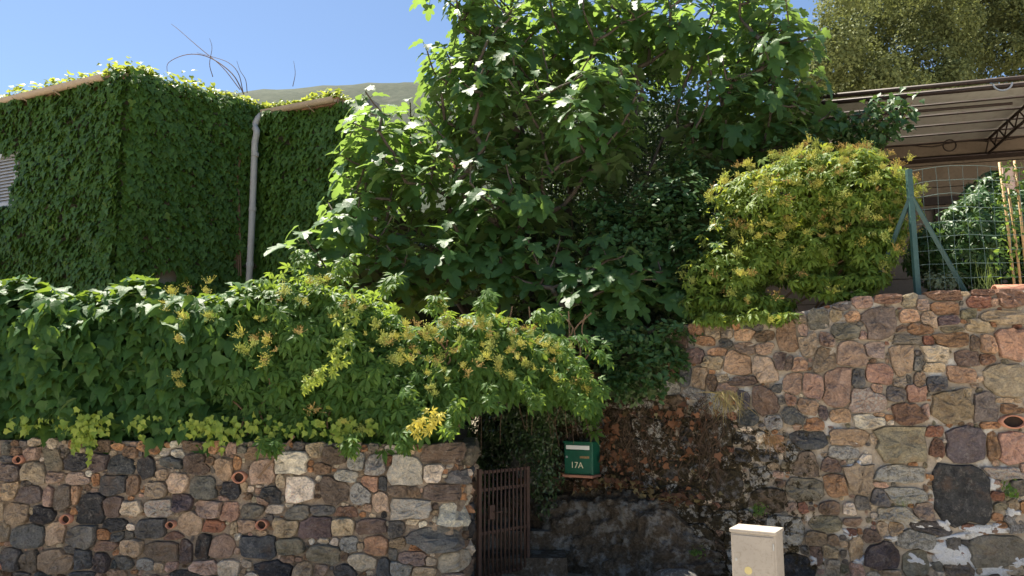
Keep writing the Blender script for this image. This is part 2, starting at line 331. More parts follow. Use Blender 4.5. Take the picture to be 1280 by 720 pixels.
# surveyed stones: (cx, cy, w, h, colours) in the pixels of an enlarged crop (x0, y0, scale)
A_ = (0, 520, 3.6); A = [(30,145,50,60,'g'),(75,160,60,50,'n'),(35,192,70,32,'b'),(145,170,80,60,'p'),(248,200,100,110,'lg'),(300,170,40,50,'g'),(350,205,105,80,'k'),
(447,210,95,85,'vk'),(415,135,60,50,'g'),(475,135,60,60,'n'),(550,220,115,95,'bk'),(663,230,85,100,'k'),(590,165,70,60,'n'),(775,210,105,65,'b'),(810,170,50,50,'c'),(895,215,115,100,'kn'),
(945,200,50,45,'n'),(1010,240,90,105,'tp'),(870,135,100,45,'n'),(55,255,95,90,'gv'),(160,252,100,100,'tl'),(10,310,30,45,'t'),(255,275,75,55,'gp'),(405,260,38,36,'c'),(362,282,115,65,'gp'),
(440,285,38,62,'o'),(515,310,125,100,'kb'),(735,262,55,55,'t'),(805,300,95,90,'t'),(705,330,105,80,'nt'),(605,310,60,90,'n'),(915,318,125,110,'bl'),(1040,335,90,80,'k'),(55,335,65,85,'t'),
(125,302,50,30,'b'),(140,350,115,90,'vg'),(222,365,55,100,'p'),(295,365,85,115,'ng'),(345,350,55,90,'to'),(415,420,130,150,'k'),(510,410,85,95,'nv'),(597,412,105,72,'ct'),(730,415,140,85,'pw'),
(820,388,110,80,'kv'),(940,415,130,80,'p'),(1010,368,55,28,'p'),(1042,430,85,90,'rp'),(85,435,110,105,'tn'),(8,430,20,90,'t'),(205,445,100,85,'k'),(525,492,105,65,'k'),(865,480,120,120,'tp'),
(970,495,100,55,'r'),(1065,500,50,60,'t'),(680,505,135,95,'bk'),(790,537,85,38,'rv'),(25,520,55,100,'tl'),(130,540,165,110,'gb'),(255,525,95,110,'t'),(372,540,135,110,'g'),(475,530,65,55,'o'),
(535,540,70,50,'gk'),(600,590,115,90,'pt'),(480,582,110,50,'np'),(735,605,170,95,'ng'),(840,612,65,110,'kv'),(915,588,70,120,'k'),(1005,585,105,110,'pn'),(50,640,105,105,'bg'),(140,655,90,100,'gn'),
(262,655,165,115,'nt'),(385,640,80,90,'b'),(460,660,80,95,'vk'),(560,655,80,70,'g'),(320,600,60,40,'g'),(520,665,40,40,'b'),(660,665,80,60,'gw'),(720,680,50,50,'t'),(925,680,130,75,'p'),
(1035,680,100,75,'pc'),(775,675,60,50,'p'),(530,705,90,45,'tp'),(200,712,80,34,'b'),(380,714,120,34,'b'),(840,710,150,40,'k'),(100,714,80,34,'g'),(40,714,40,40,'n')]
B_ = (300, 520, 3.6); B = [(90,165,120,60,'n'),(225,208,185,115,'c'),(340,155,70,70,'t'),(430,180,110,85,'nk'),(525,200,80,95,'gw'),(615,220,90,110,'kw'),(670,200,40,50,'r'),(745,245,155,150,'cw'),
(690,150,80,40,'gw'),(900,170,190,105,'nk'),(1010,170,60,90,'lk'),(1048,165,24,95,'l'),(868,255,88,95,'c'),(970,278,90,70,'bg'),(1035,255,25,50,'l'),(105,250,120,120,'tp'),(185,290,45,75,'t'),
(375,235,90,60,'n'),(480,270,110,60,'cw'),(275,330,140,115,'c'),(430,335,130,120,'kn'),(545,345,105,110,'wg'),(585,300,85,75,'op'),(645,305,40,65,'b'),(635,385,80,100,'tp'),(710,335,90,55,'gn'),
(785,340,55,60,'n'),(900,345,170,85,'kn'),(1020,330,60,85,'lk'),(140,355,95,80,'kb'),(105,385,60,50,'p'),(225,402,40,20,'c'),(160,415,80,50,'cg'),(55,425,110,70,'gl'),(265,435,105,75,'g'),
(375,425,115,50,'bg'),(480,430,100,55,'rn'),(575,410,40,40,'p'),(765,418,210,95,'wt'),(650,440,30,40,'k'),(950,445,130,115,'wc'),(1035,425,30,110,'w'),(25,495,100,60,'tp'),(210,500,110,90,'t'),
(345,502,150,105,'v'),(468,492,105,100,'t'),(590,495,150,70,'vn'),(705,500,75,90,'gk'),(775,475,60,30,'c'),(870,550,245,115,'bg'),(1010,540,60,95,'tg'),(85,590,165,105,'kb'),(230,585,130,80,'lg'),
(430,565,45,45,'c'),(490,575,90,75,'bw'),(385,620,160,95,'lg'),(610,580,120,95,'po'),(215,645,70,40,'pn'),(710,570,85,50,'tn'),(795,590,80,35,'o'),(780,635,130,70,'vp'),(550,655,130,90,'tc'),
(945,660,140,95,'tc'),(690,620,40,60,'g'),(160,690,170,85,'k'),(290,690,90,80,'t'),(365,690,70,60,'tp'),(650,690,70,110,'b'),(720,690,110,80,'gw'),(830,700,110,60,'t'),(475,695,110,70,'kb'),(1010,690,50,80,'n')]
C_ = (980, 350, 3.79); C = [(15,265,100,140,'n'),(90,245,55,85,'p'),(75,180,60,60,'ln'),(160,185,105,100,'lg'),(245,165,60,65,'tl'),(270,125,90,45,'ng'),(370,105,100,65,'np'),(325,175,75,55,'to'),
(285,245,140,80,'lg'),(450,205,165,155,'ng'),(495,90,145,50,'rn'),(590,100,85,65,'tl'),(650,120,60,55,'tp'),(590,170,95,65,'to'),(765,75,155,50,'nr'),(755,135,140,65,'no'),(680,190,80,80,'tp'),
(775,190,110,50,'v'),(940,60,110,40,'rn'),(920,105,120,65,'r'),(1070,90,140,85,'rn'),(870,160,80,50,'l'),(1035,180,220,70,'lt'),(925,220,140,65,'lt'),(985,210,40,40,'o'),(1075,300,150,150,'op'),
(645,235,130,55,'on'),(590,285,150,45,'lg'),(795,285,180,75,'on'),(795,235,105,30,'l'),(715,350,130,90,'ct'),(900,295,50,70,'n'),(965,305,85,95,'ot'),(430,330,100,80,'gp'),(375,260,40,45,'p'),
(115,305,95,125,'tl'),(205,290,80,80,'np'),(195,370,120,125,'ln'),(315,350,145,120,'pn'),(555,380,110,150,'nt'),(635,345,40,30,'g'),(635,395,50,80,'g'),(705,415,120,50,'t'),(865,370,115,80,'vn'),
(955,375,75,55,'nr'),(840,450,140,80,'op'),(1050,475,225,165,'tl'),(450,445,135,110,'pr'),(250,505,130,200,'pn'),(350,470,65,100,'bg'),(140,510,110,130,'rp'),(40,490,90,100,'pn'),(75,400,80,75,'pn'),
(20,390,55,75,'gn'),(640,480,60,95,'tn'),(715,495,105,85,'bg'),(590,470,30,40,'g'),(545,485,60,50,'t'),(530,540,110,75,'vg'),(625,540,110,95,'rp'),(440,520,60,60,'p'),(795,595,220,165,'ln'),
(860,545,50,70,'t'),(950,605,130,150,'vg'),(400,570,190,120,'prw'),(590,635,165,115,'nr'),(665,620,45,70,'p'),(1030,570,100,30,'t'),(1085,610,130,45,'on'),(975,685,110,40,'o'),(265,640,110,75,'to'),
(115,600,110,85,'np'),(30,570,60,55,'rp'),(185,630,50,80,'v'),(405,670,160,75,'c'),(445,640,70,25,'ot'),(35,640,100,90,'bg'),(140,685,95,65,'o')]
D_ = (980, 530, 3.79); D = [(110,75,190,100,'kb'),(300,70,180,100,'nt'),(550,95,240,180,'l'),(708,35,85,55,'r'),(722,110,65,90,'rn'),(860,100,190,190,'vb'),(985,100,55,140,'no'),(1075,115,140,160,'rp'),
(425,70,40,55,'t'),(280,125,140,85,'wg'),(100,190,120,130,'gn'),(220,190,80,80,'vn'),(550,235,235,95,'wg'),(1030,235,190,65,'pw'),(845,325,290,310,'k'),(610,190,50,25,'o'),(360,265,135,160,'tn'),
(240,285,120,120,'no'),(95,310,190,110,'lg'),(455,285,80,35,'p'),(445,345,90,85,'g'),(580,340,190,80,'lw'),(370,370,80,80,'g'),(520,425,170,75,'tw'),(660,410,100,80,'gp'),(310,400,60,60,'c'),
(215,400,100,70,'n'),(690,490,180,70,'kg'),(195,470,150,80,'l'),(320,465,90,45,'pn'),(1110,300,80,90,'gl'),(1090,470,90,90,'kw'),(1010,600,280,160,'gl'),(620,545,200,100,'kw'),(530,495,70,60,'t'),
(460,490,50,80,'t'),(415,530,90,70,'nv'),(465,625,170,130,'kv'),(620,655,120,120,'lg'),(340,590,70,130,'t'),(150,540,110,80,'tn'),(215,605,80,60,'t'),(235,680,70,90,'cg'),(60,670,180,120,'k'),
(150,620,80,100,'nv'),(100,600,50,60,'g'),(345,690,80,80,'p'),(500,705,110,40,'t'),(800,560,70,70,'g'),(820,680,140,80,'ng'),(1080,690,100,50,'t'),(40,130,70,110,'w')]
E_ = (720, 400, 4.0); E = [(520,52,95,45,'tn'),(600,48,80,60,'no'),(690,60,95,70,'nt'),(755,60,70,70,'gt'),(835,75,100,60,'to'),(945,80,100,55,'n'),(650,105,100,50,'on'),(575,110,40,55,'g'),(545,110,60,60,'nv'),
(750,118,75,55,'bg'),(850,145,105,65,'np'),(705,160,100,45,'po'),(600,180,100,85,'nv'),(940,145,90,60,'np'),(810,212,125,125,'to'),(680,215,110,75,'tl'),(1035,205,110,90,'nv'),(945,250,130,130,'t'),
(550,275,60,120,'b'),(490,260,60,90,'nr'),(620,290,80,110,'nt'),(680,310,60,90,'n'),(735,290,60,40,'t'),(845,305,145,55,'nv'),(755,360,120,85,'np'),(840,400,60,95,'vb'),(950,410,140,150,'nv'),
(1005,345,60,50,'b'),(860,490,120,90,'bk'),(990,510,100,80,'wg'),(700,420,70,120,'w'),(560,510,60,50,'w'),(620,440,70,60,'w'),(690,660,60,60,'w'),(590,370,110,60,'kw'),(480,340,100,80,'gw'),
(820,590,80,60,'wg'),(865,635,60,40,'t'),(550,570,60,90,'k'),(610,650,70,60,'pg'),(490,430,120,110,'n'),(960,680,100,60,'g')]
PIPES_L = [(27, 574, 11), (86, 648, 13), (216, 655, 10), (301, 596, 15), (329, 655, 13), (2, 707, 10)]

def survey(path, lst, crop):
    out = []
    for cx, cy, ww, hh, key in lst:
        x = crop[0] + cx / crop[2]; y = crop[1] + cy / crop[2]; a = ww / crop[2] / 2; b = hh / crop[2] / 2
        q0, q1, q2, q3 = path.hit(x - a, y), path.hit(x + a, y), path.hit(x, y - b), path.hit(x, y + b)
        if None in (q0, q1, q2, q3): continue
        out.append(dict(u=(q0[0] + q1[0]) / 2, z=(q2[1] + q3[1]) / 2, a=abs(q1[0] - q0[0]) / 2, b=abs(q2[1] - q3[1]) / 2, col=tint(key), e=random.uniform(3.6, 7), r=random.gauss(0, 0.07), main=True))
    return out
def sd_norm(s, U, Z):
    c, n = math.cos(s['r']), math.sin(s['r']); x = (U - s['u']) * c + (Z - s['z']) * n; y = -(U - s['u']) * n + (Z - s['z']) * c
    x = x / s['a']; y = y / s['b']
    if s.get('skip'): return np.hypot(x, y)
    if 'hp' not in s:                       # an irregular convex outline: four sides out of true plus knocked-off corners
        rr_ = random.Random(int(s['u'] * 9973 + s['z'] * 7919)); hp = []
        for k in range(4):
            t = k * math.pi / 2 + rr_.gauss(0, 0.16); hp.append((math.cos(t), math.sin(t), rr_.uniform(0.94, 1.06)))
        for k in rr_.sample(range(4), rr_.choice([1, 2, 2, 3])):
            t = (k + 0.5) * math.pi / 2 + rr_.gauss(0, 0.25); hp.append((math.cos(t), math.sin(t), rr_.uniform(0.98, 1.22)))
        s['hp'] = hp
    sm = [np.maximum(0, (x * p + y * q) / h) ** 9 for p, q, h in s['hp']]
    return np.sum(sm, axis=0) ** (1 / 9)
def fill(stones, u0, u1, ztop, keys, sizes, tries, main, thr=1.0, zb=0.0, blocks=()):
    """drop further stones into the free places"""
    arr = [np.array([s[k] for s in stones]) for k in ('u', 'z', 'a', 'b')] if stones else [np.zeros(0)] * 4
    U, Z, Aa, Bb = [list(q) for q in arr]
    for (smin, smax) in sizes:
        for _ in range(tries):
            a = random.uniform(smin, smax) / 2; b = a * random.uniform(0.6, 1.0)
            if random.random() < 0.15: a, b = b, a
            u = random.uniform(u0, u1); zt = ztop(u)
            z = random.uniform(zb + b * 0.7, zt - b * 0.9)
            du = np.abs(np.array(U) - u); dz = np.abs(np.array(Z) - z)
            ov = np.maximum(du / (np.array(Aa) + a * 0.86), dz / (np.array(Bb) + b * 0.86))
            if len(ov) and ov.min() < thr: continue
            k = keys(u, z) if callable(keys) else random.choice(keys)
            s = dict(u=u, z=z, a=a * 1.12, b=b * 1.12, col=tint(k), e=random.uniform(2.4, 4), r=random.gauss(0, 0.15), main=main)
            stones.append(s); U.append(u); Z.append(z); Aa.append(a); Bb.append(b)
def stone_geo(i, stones, path, NA, joint, proud, ztop):
    s = stones[i]; near = [t for t in stones if t is not s and abs(t['u'] - s['u']) < t['a'] + s['a'] * 1.5 and abs(t['z'] - s['z']) < t['b'] + s['b'] * 1.5]
    rr = np.linspace(0.15, 1.55, 50); out = []
    for k in range(NA):
        th = 2 * math.pi * (k + random.uniform(-.25, .25)) / NA
        du, dz = math.cos(th) * s['a'], math.sin(th) * s['b']
        U = s['u'] + du * rr; Z = s['z'] + dz * rr
        mine = sd_norm(s, U, Z); ok = mine < random.uniform(1.02, 1.13)
        ok &= Z < ztop(s['u']) + 0.012
        for t in near: ok &= mine < sd_norm(t, U, Z)
        j = np.argmin(ok) if not ok.all() else len(rr) - 1
        r = rr[max(j - 1, 0)]; L = math.hypot(du, dz) * r
        r *= max(0.55, 1 - joint * random.uniform(0.6, 1.3) / max(L, 1e-4))
        out.append((du * r, dz * r))
    size = min(s['a'], s['b']); pr = min(proud * random.uniform(0.65, 1.35), size * 0.9)
    o = path.pt(s['u'], s['z'], 0.0); verts = []
    tu, tz = random.gauss(0, 0.28) * pr / s['a'], random.gauss(0, 0.28) * pr / s['b']      # tilt of the face
    cu, cz = random.uniform(-.15, .15), random.uniform(-.15, .15)
    def put(du, dz, w):
        verts.append(path.pt(s['u'] + du, s['z'] + dz, w) - o)
    for (sc, wv, jit) in ((1.0, -0.06, 0), (1.0, pr * 0.5, 0.16), (0.955, pr * 0.93, 0.18), (0.72, pr * 1.0, 0.30), (0.38, pr * 1.05, 0.30)):
        for du, dz in out:
            wv2 = wv + (0 if sc == 1.0 and wv < 0 else tu * du + tz * dz + random.uniform(-1, 1) * jit * pr)
            x = du * sc + (1 - sc) * cu * s['a']; y = dz * sc + (1 - sc) * cz * s['b']
            put(x, y, wv2)
    put(cu * s['a'], cz * s['b'], pr * random.uniform(0.95, 1.2)); c = len(verts) - 1
    faces = []
    for q in range(4):
        for k in range(NA):
            k2 = (k + 1) % NA; faces.append((q * NA + k, q * NA + k2, (q + 1) * NA + k2, (q + 1) * NA + k))
    for k in range(NA): faces.append((4 * NA + k, 4 * NA + (k + 1) % NA, c))
    return o, verts, faces
def tint_mesh(me, cols):
    a = me.color_attributes.new('tint', 'FLOAT_COLOR', 'POINT'); a.data.foreach_set('color', np.asarray(cols, np.float32).ravel())
def mossy(p):                                   # damp overgrown stretch of the retaining wall
    x, y = project1(p); 
    return float(np.interp(x, [640, 700, 900, 1000, 1080], [0, 1, 1, 0.7, 0]) * np.interp(y - 0.25 * (x - 850), [468, 520], [0, 1]))
def project1(p):
    d = p[1] * math.cos(PITCH) + (p[2] - EYE[2]) * math.sin(PITCH); v = -p[1] * math.sin(PITCH) + (p[2] - EYE[2]) * math.cos(PITCH)
    return 640 + FPX * p[0] / d, 360 - FPX * v / d
def moss_attr(me, s, path, pts=None):
    a = me.attributes.new('moss', 'FLOAT', 'POINT')
    val = [0.0] * len(me.vertices) if path is LP else ([mossy(path.pt(s['u'], s['z']))] * len(me.vertices) if pts is None else [mossy(q) for q in pts])
    a.data.foreach_set('value', val)
def core(path, ztop, wall, mat, u0=0, u1=None, thick=0.38, seed=1, du=0.05, amp=0.010, z0=-0.05):
    u1 = u1 or path.L; nu = int((u1 - u0) / du); nz = 40; v = []; f = []
    for j in range(nz + 1):
        for i in range(nu + 1):
            u = u0 + (u1 - u0) * i / nu; z = z0 + (ztop(u) - 0.015 - z0) * j / nz
            o = amp * math.sin(u * 31 + z * 17 + seed) * math.sin(z * 41 - u * 13) + random.uniform(-.006, .006)
            v.append(path.pt(u, z, o))
    for j in range(nz):
        for i in range(nu):
            a = j * (nu + 1) + i; f.append((a, a + 1, a + nu + 2, a + nu + 1))
    b = len(v)
    for i in range(nu + 1):                                     # top and back
        u = u0 + (u1 - u0) * i / nu; p = path.pt(u, ztop(u) - 0.02, -thick); v.append(p); v.append((p[0], p[1], z0))
    t = nz * (nu + 1)
    for i in range(nu):
        f.append((t + i, t + i + 1, b + 2 * i + 2, b + 2 * i)); f.append((b + 2 * i, b + 2 * i + 2, b + 2 * i + 3, b + 2 * i + 1))
    o = mesh_obj('mortar_core', v, f, mat, wall, True); moss_attr(o.data, None, path, v); return o
def tile_drain(path, px, py, wpx, wall, flat=0.85):                        # two curved tiles facing each other: an eye-shaped weep hole
    q = path.hit(px, py); q1 = path.hit(px + wpx / 2, py); a = abs(q1[0] - q[0]) * 1.0; b = a * flat
    e = MB(); n = 10; ring = []
    for k in range(2 * n):
        t = 2 * math.pi * k / (2 * n); x = a * math.cos(t); y = b * math.copysign(abs(math.sin(t)) ** 1.25, math.sin(t)); ring.append((x, y))
    vs = []; fs = []; m = 2 * n
    for sc, wv in ((1.14, -0.04), (1.14, 0.060), (0.93, 0.066), (0.90, -0.01)):
        for x, y in ring: vs.append(path.pt(q[0] + x * sc, q[1] + y * sc, wv))
    for r in range(3):
        for k in range(m): fs.append((r * m + k, r * m + (k + 1) % m, (r + 1) * m + (k + 1) % m, (r + 1) * m + k))
    e.add(vs, fs); d = e.obj('drain_tile', M['terracotta'], wall, True)
    h = MB(); h.add([path.pt(q[0] + x * 0.915, q[1] + y * 0.915, 0.022) for x, y in ring], [tuple(range(m))])
    ho = h.obj('drain_hole', M['hole'], None); ho.parent = d; ho.matrix_parent_inverse = d.matrix_basis.inverted()
    return dict(u=q[0], z=q[1], a=a * 1.2, b=b * 1.2, col=(0, 0, 0, 0), e=2, r=0, main=True, skip=True)

# ---------------- left garden wall
wl = empty('stone_wall', (-3.5, 6.7, 0)); tag(wl, 'low grey and cream rubble stone wall with tile drains, overhung by leafy vines', 'wall')
core(LP, ltop, wl, M['mortar'], seed=2)
sl_ = survey(LP, A, A_) + survey(LP, B, B_)
skips = [tile_drain(LP, *q, wl) for q in PIPES_L]
sl_ = skips + sl_
u_frame = LP.hit(2, 600)[0]
LK = ['k', 'g', 'b', 't', 'n', 'p', 'gn', 'kv', 'tp', 'c', 'l']
fill(sl_, 0.05, u_frame - 0.1, ltop, LK, [(0.26, 0.34), (0.18, 0.26), (0.12, 0.18)], 500, True, 0.98)
fill(sl_, u_frame - 0.1, LP.L - 0.05, ltop, LK, [(0.2, 0.26), (0.13, 0.2)], 500, True, 1.0)
fill(sl_, u_frame - 0.2, LP.L - 0.02, ltop, ['t', 'p', 'c', 'g', 'n', 'o', 'tc'], [(0.07, 0.10), (0.045, 0.065), (0.028, 0.042)], 4000, False, 0.90)
def lay_wall(wall, path, stones, **kw):
    keep = [q for q in stones if not q.get('skip')]; ghosts = [q for q in stones if q.get('skip')]     # the drains only push their neighbours aside
    return lay_g(wall, path, keep + ghosts, len(keep), **kw)
def lay_g(wall, path, allst, n, NA, joint, proud, ztop, limit, visible):
    src = stone_geo
    order = sorted(range(n), key=lambda i: -(visible(allst[i]) * 10 + allst[i]['main'] * 5 + allst[i]['a'] * allst[i]['b'] * 20))
    single = set(order[:limit]); inv = wall.matrix_basis.inverted(); jv, jf, jc = [], [], []
    for i in range(n):
        s = allst[i]; o, v, f = src(i, allst, path, NA if s['main'] else 9, joint if s['main'] else joint * 0.6, proud if s['main'] else proud * 0.75, ztop)
        if i in single and s['main']:
            me = bpy.data.meshes.new('stone'); me.from_pydata([tuple(q) for q in v], [], f); tint_mesh(me, [s['col']] * len(v))
            me.materials.append(M['stone']); moss_attr(me, s, path)
            ob = bpy.data.objects.new('stone', me); ob.location = o; link(ob, wall); ob.matrix_parent_inverse = inv
        else:
            b = len(jv); jv += [tuple(q + o) for q in v]; jf += [tuple(k + b for k in q) for q in f]; jc += [s['col']] * len(v)
    me = bpy.data.meshes.new('small_stones'); me.from_pydata(jv, [], jf); tint_mesh(me, jc); me.materials.append(M['stone'])
    moss_attr(me, None, path, jv); ob = bpy.data.objects.new('small_stones', me); link(ob, wall); ob.matrix_parent_inverse = inv; tag(ob, kind='stuff')
lay_wall(wl, LP, sl_, NA=17, joint=0.0035, proud=0.05, ztop=ltop, limit=285, visible=lambda s: s['u'] > u_frame - 0.1)

# ---------------- right retaining wall
wr = empty('retaining_wall', (3.0, 7.2, 0)); tag(wr, 'tall curved retaining wall of reddish brown stones with white lime splashes at its foot', 'wall')
core(RP, rtop, wr, M['mortar_r'], seed=5)
sr_ = survey(RP, C, C_) + survey(RP, D, D_) + survey(RP, E, E_)
sr_ = [tile_drain(RP, 1264, 527, 30, wr, 0.55)] + sr_
ur = RP.hit(1278, 500)[0]; ul = RP.hit(845, 500)[0]
def rkeys(u, z):
    if u > RP.hit(1000, 600)[0]: return random.choice(['n', 'r', 'p', 'o', 't', 'v', 'g', 'l', 'np'])
    return random.choice(['kn', 'w', 'w', 'gw', 'nw', 'w', 'kg', 'lw', 'wk', 'n'])
fill(sr_, ur, RP.L - 0.05, rtop, rkeys, [(0.3, 0.42), (0.2, 0.3), (0.14, 0.2)], 300, True, 0.98)
fill(sr_, 0.1, ur, rtop, rkeys, [(0.24, 0.32), (0.16, 0.22), (0.11, 0.15)], 700, True, 1.0)
fill(sr_, 0.4, ur + 0.1, rtop, ['t', 'p', 'g', 'n', 'o', 'r', 'l', 'c'], [(0.08, 0.11), (0.05, 0.075), (0.03, 0.048)], 3600, False, 0.90)
lay_wall(wr, RP, sr_, NA=17, joint=0.0035, proud=0.048, ztop=rtop, limit=290, visible=lambda s: ul - 0.2 < s['u'] < ur + 0.1)
# lime splashes: lumpy render lying between and over the lower stones
def splash(cells, seed):
    v = []; f = []
    for (px, py, rx, ry, ang) in cells:
        q = RP.hit(px, py); k = abs(RP.hit(px + 10, py)[0] - q[0]) / 10
        a, b = rx * k, ry * k; b0 = len(v); n = 26; ca, sa = math.cos(ang), math.sin(ang)
        rad = [1 + 0.28 * math.sin(3 * t + px) + 0.2 * math.sin(5 * t + py) + random.uniform(-.16, .16) for t in np.linspace(0, 2 * math.pi, n, endpoint=False)]
        for sc, wv in ((1.0, -0.02), (0.93, 0.020), (0.6, 0.038), (0.25, 0.043)):
            for i in range(n):
                t = 2 * math.pi * i / n; x = a * rad[i] * sc * math.cos(t); y = b * rad[i] * sc * math.sin(t)
                v.append(RP.pt(q[0] + x * ca - y * sa, max(0.005, q[1] + x * sa + y * ca), wv + random.uniform(-.005, .005)))
        for r in range(3):
            for i in range(n): f.append((b0 + r * n + i, b0 + r * n + (i + 1) % n, b0 + (r + 1) * n + (i + 1) % n, b0 + (r + 1) * n + i))
        f.append(tuple(b0 + 3 * n + i for i in range(n)))
    o = mesh_obj('lime_splash', v, f, M['limewash'], wr, True); tag(o, kind='stuff')
splash([(1222, 664, 46, 9, 0.18), (1180, 690, 30, 16, -0.25), (1215, 700, 40, 16, -0.3), (1240, 712, 34, 12, 0), (1272, 702, 14, 9, .1), (1240, 605, 9, 10, 0), (1265, 640, 10, 6, 0),
        (1150, 655, 16, 7, -.2), (1180, 655, 10, 8, 0), (1062, 668, 10, 5, -.4), (1075, 702, 10, 6, .5), (1118, 672, 10, 5, .2), (1068, 582, 12, 5, .4), (1145, 700, 14, 8, -.3), (1020, 700, 8, 6, .3)], 3)

# ---------------- rock shelf at the foot of the retaining wall
def ledge(a, b):
    u = 0.05 + a * (RP.hit(905, 650)[0] - 0.05)
    fade = min(1.0, (1 - a) * 4.5, a * 9 + 0.5)
    zt = 0.66 + 0.03 * math.sin(u * 5) + 0.025 * math.sin(u * 13)
    if b < 0.7: z = -0.05 + zt * (b / 0.7); o = 0.27 + 0.05 * math.sin(u * 6 + z * 5) + 0.12 * (0.6 - z)
    else: t = (b - 0.7) / 0.3; z = zt - 0.05 + 0.12 * t; o = (0.27 + 0.05 * math.sin(u * 6 + zt * 5)) * (1 - t) - 0.02 * t
    n = float(vnoise([(u, z, b)], 11, 3)[0]) * 0.035 + float(vnoise([(u, z, b)], 30, 4)[0]) * 0.03 + random.uniform(-.014, .014)
    return RP.pt(u, z * (0.4 + 0.6 * fade) + n * 0.6 * (b > .1), o * fade + n)
rk = sheet('rock_outcrop', ledge, 130, 50, M['rock']); tag(rk, kind='structure')
# boulder showing at the foot of the cabinet
def boulder(name, c, r, seed, mat, label):
    bm = bmesh.new(); bmesh.ops.create_icosphere(bm, subdivisions=4, radius=1)
    P = np.array([q.co for q in bm.verts]); d = vnoise(P, 1.6, seed) * 0.16 + vnoise(P, 5, seed + 1) * 0.05
    for q, k in zip(bm.verts, d): q.co = Vector((q.co.x * r[0] * (1 + k), q.co.y * r[1] * (1 + k), q.co.z * r[2] * (1 + k)))
    me = bpy.data.meshes.new(name); bm.to_mesh(me); bm.free(); me.materials.append(mat); tint_mesh(me, [(0.13, 0.13, 0.125, 0.7)] * len(me.vertices))
    me.polygons.foreach_set('use_smooth', [True] * len(me.polygons))
    o = bpy.data.objects.new(name, me); o.location = c; link(o); tag(o, label, 'rock'); return o
p = at(846, 716, 6.75); boulder('boulder', (p.x, p.y, 0.12), (0.19, 0.16, p.z - 0.12 + 0.03), 4, M['stone'], 'rounded grey boulder on the ground beside the beige utility cabinet')

# ---------------- garden terraces behind the walls and the path through the gate
def terr_l(a, b):
    x = -30 + 29.55 * a; y = 6.75 + 24 * b ** 1.6
    return (x, y, 1.12 + 0.9 * min(1, (y - 6.75) / 6) + 0.04 * math.sin(x * 3) * math.sin(y * 2))
tag(sheet('garden_terrace', terr_l, 50, 24, M['soil']), kind='structure')
rps = [RP.pos(RP.L * i / 40) for i in range(41)]
def terr_r(a, b):
    u = RP.L * a; q = RP.pt(u, 0, -0.25); d = Vector((0.25 + 0.75 * a, 1, 0)); q2 = q + d * (26 * b ** 1.6)
    return (q2.x, q2.y, rtop(u) - 0.07 + 0.25 * min(1, b * 6))
tag(sheet('garden_terrace', terr_r, 50, 24, M['soil']), kind='structure')
def pathf(a, b):
    y = 6.4 + 6 * b; return (-0.45 + 0.95 * a + 0.0, y, 0.03 + 0.16 * math.floor(max(0, (y - 6.8)) / 0.45))
tag(sheet('garden_path', pathf, 6, 120, M['rock'], False), kind='structure')
# ================================================================== FOLIAGE TOOLS
def template(half, mids, fold=0.15, droop=0.25, wave=0.0):
    """half outline [(x, y, midrib index)] from base to tip -> verts, tris (both halves, folded on the midrib)"""
    zf = lambda x, y: abs(x) * fold - droop * y * y + wave * math.sin(9 * y) * abs(x)
    V = [(0, y, zf(0, y)) for y in mids]; F = []; n = len(mids)
    for sgn in (1, -1):
        b = len(V); V += [(sgn * x, y, zf(x, y)) for x, y, k in half]
        for i in range(len(half) - 1):
            k, k2 = half[i][2], half[i + 1][2]
            t = [(b + i, b + i + 1, k2)] + ([(b + i, k2, k)] if k != k2 else [])
            F += [q if sgn > 0 else q[::-1] for q in t]
    return np.array(V, float), F
T_IVY = template([(0.0, -0.02, 0), (0.2, -0.1, 0), (0.40, 0.04, 0), (0.52, 0.42, 1), (0.29, 0.46, 1), (0.22, 0.68, 1), (0.0, 1.06, 1)], [0.08, 0.45], 0.18, 0.30)
T_IVYS = template([(0.0, 0.0, 0), (0.34, -0.05, 0), (0.5, 0.40, 0), (0.24, 0.55, 0), (0.0, 1.05, 0)], [0.3], 0.2, 0.30)
T_FIG = template([(0, 0, 0), (0.16, -0.07, 0), (0.33, 0.0, 0), (0.43, 0.15, 0), (0.36, 0.27, 0), (0.25, 0.33, 0), (0.38, 0.46, 1), (0.42, 0.60, 1), (0.31, 0.66, 1), (0.17, 0.58, 1), (0.21, 0.76, 2), (0.15, 0.93, 2), (0.0, 1.02, 2)], [0.2, 0.45, 0.7], 0.14, 0.34, 0.06)
T_BROAD = template([(0, 0, 0), (0.24, 0.25, 0), (0.28, 0.55, 0), (0.16, 0.85, 0), (0, 1.0, 0)], [0.5], 0.22, 0.22)
T_SMALL = (np.array([(0, 0, 0), (0.26, 0.5, 0.06), (0, 1, -0.12), (-0.26, 0.5, 0.06)], float), [(0, 1, 2), (0, 2, 3)])
T_BLADE = (np.array([(-0.012, 0, 0), (0.012, 0, 0), (0.009, 0.5, 0.06), (-0.009, 0.5, 0.06), (0, 1, 0.28)], float), [(0, 1, 2), (0, 2, 3), (3, 2, 4)])
def t_creeper():
    V, F = [], []
    for ang, ln in ((0, 1.0), (52, 0.9), (-52, 0.9), (105, 0.68), (-105, 0.68)):
        lv, lf = template([(0, 0.04, 0), (0.15, 0.35, 0), (0.17, 0.6, 0), (0, 1.0, 0)], [0.5], 0.25, 0.42)
        a = R(ang); c, s_ = math.cos(a), math.sin(a); b = len(V)
        for x, y, z in lv: V.append(((x * c + y * s_) * ln, (-x * s_ + y * c) * ln, z * ln))
        F += [tuple(i + b for i in q) for q in lf]
    return np.array(V), F
T_CREEP = t_creeper()
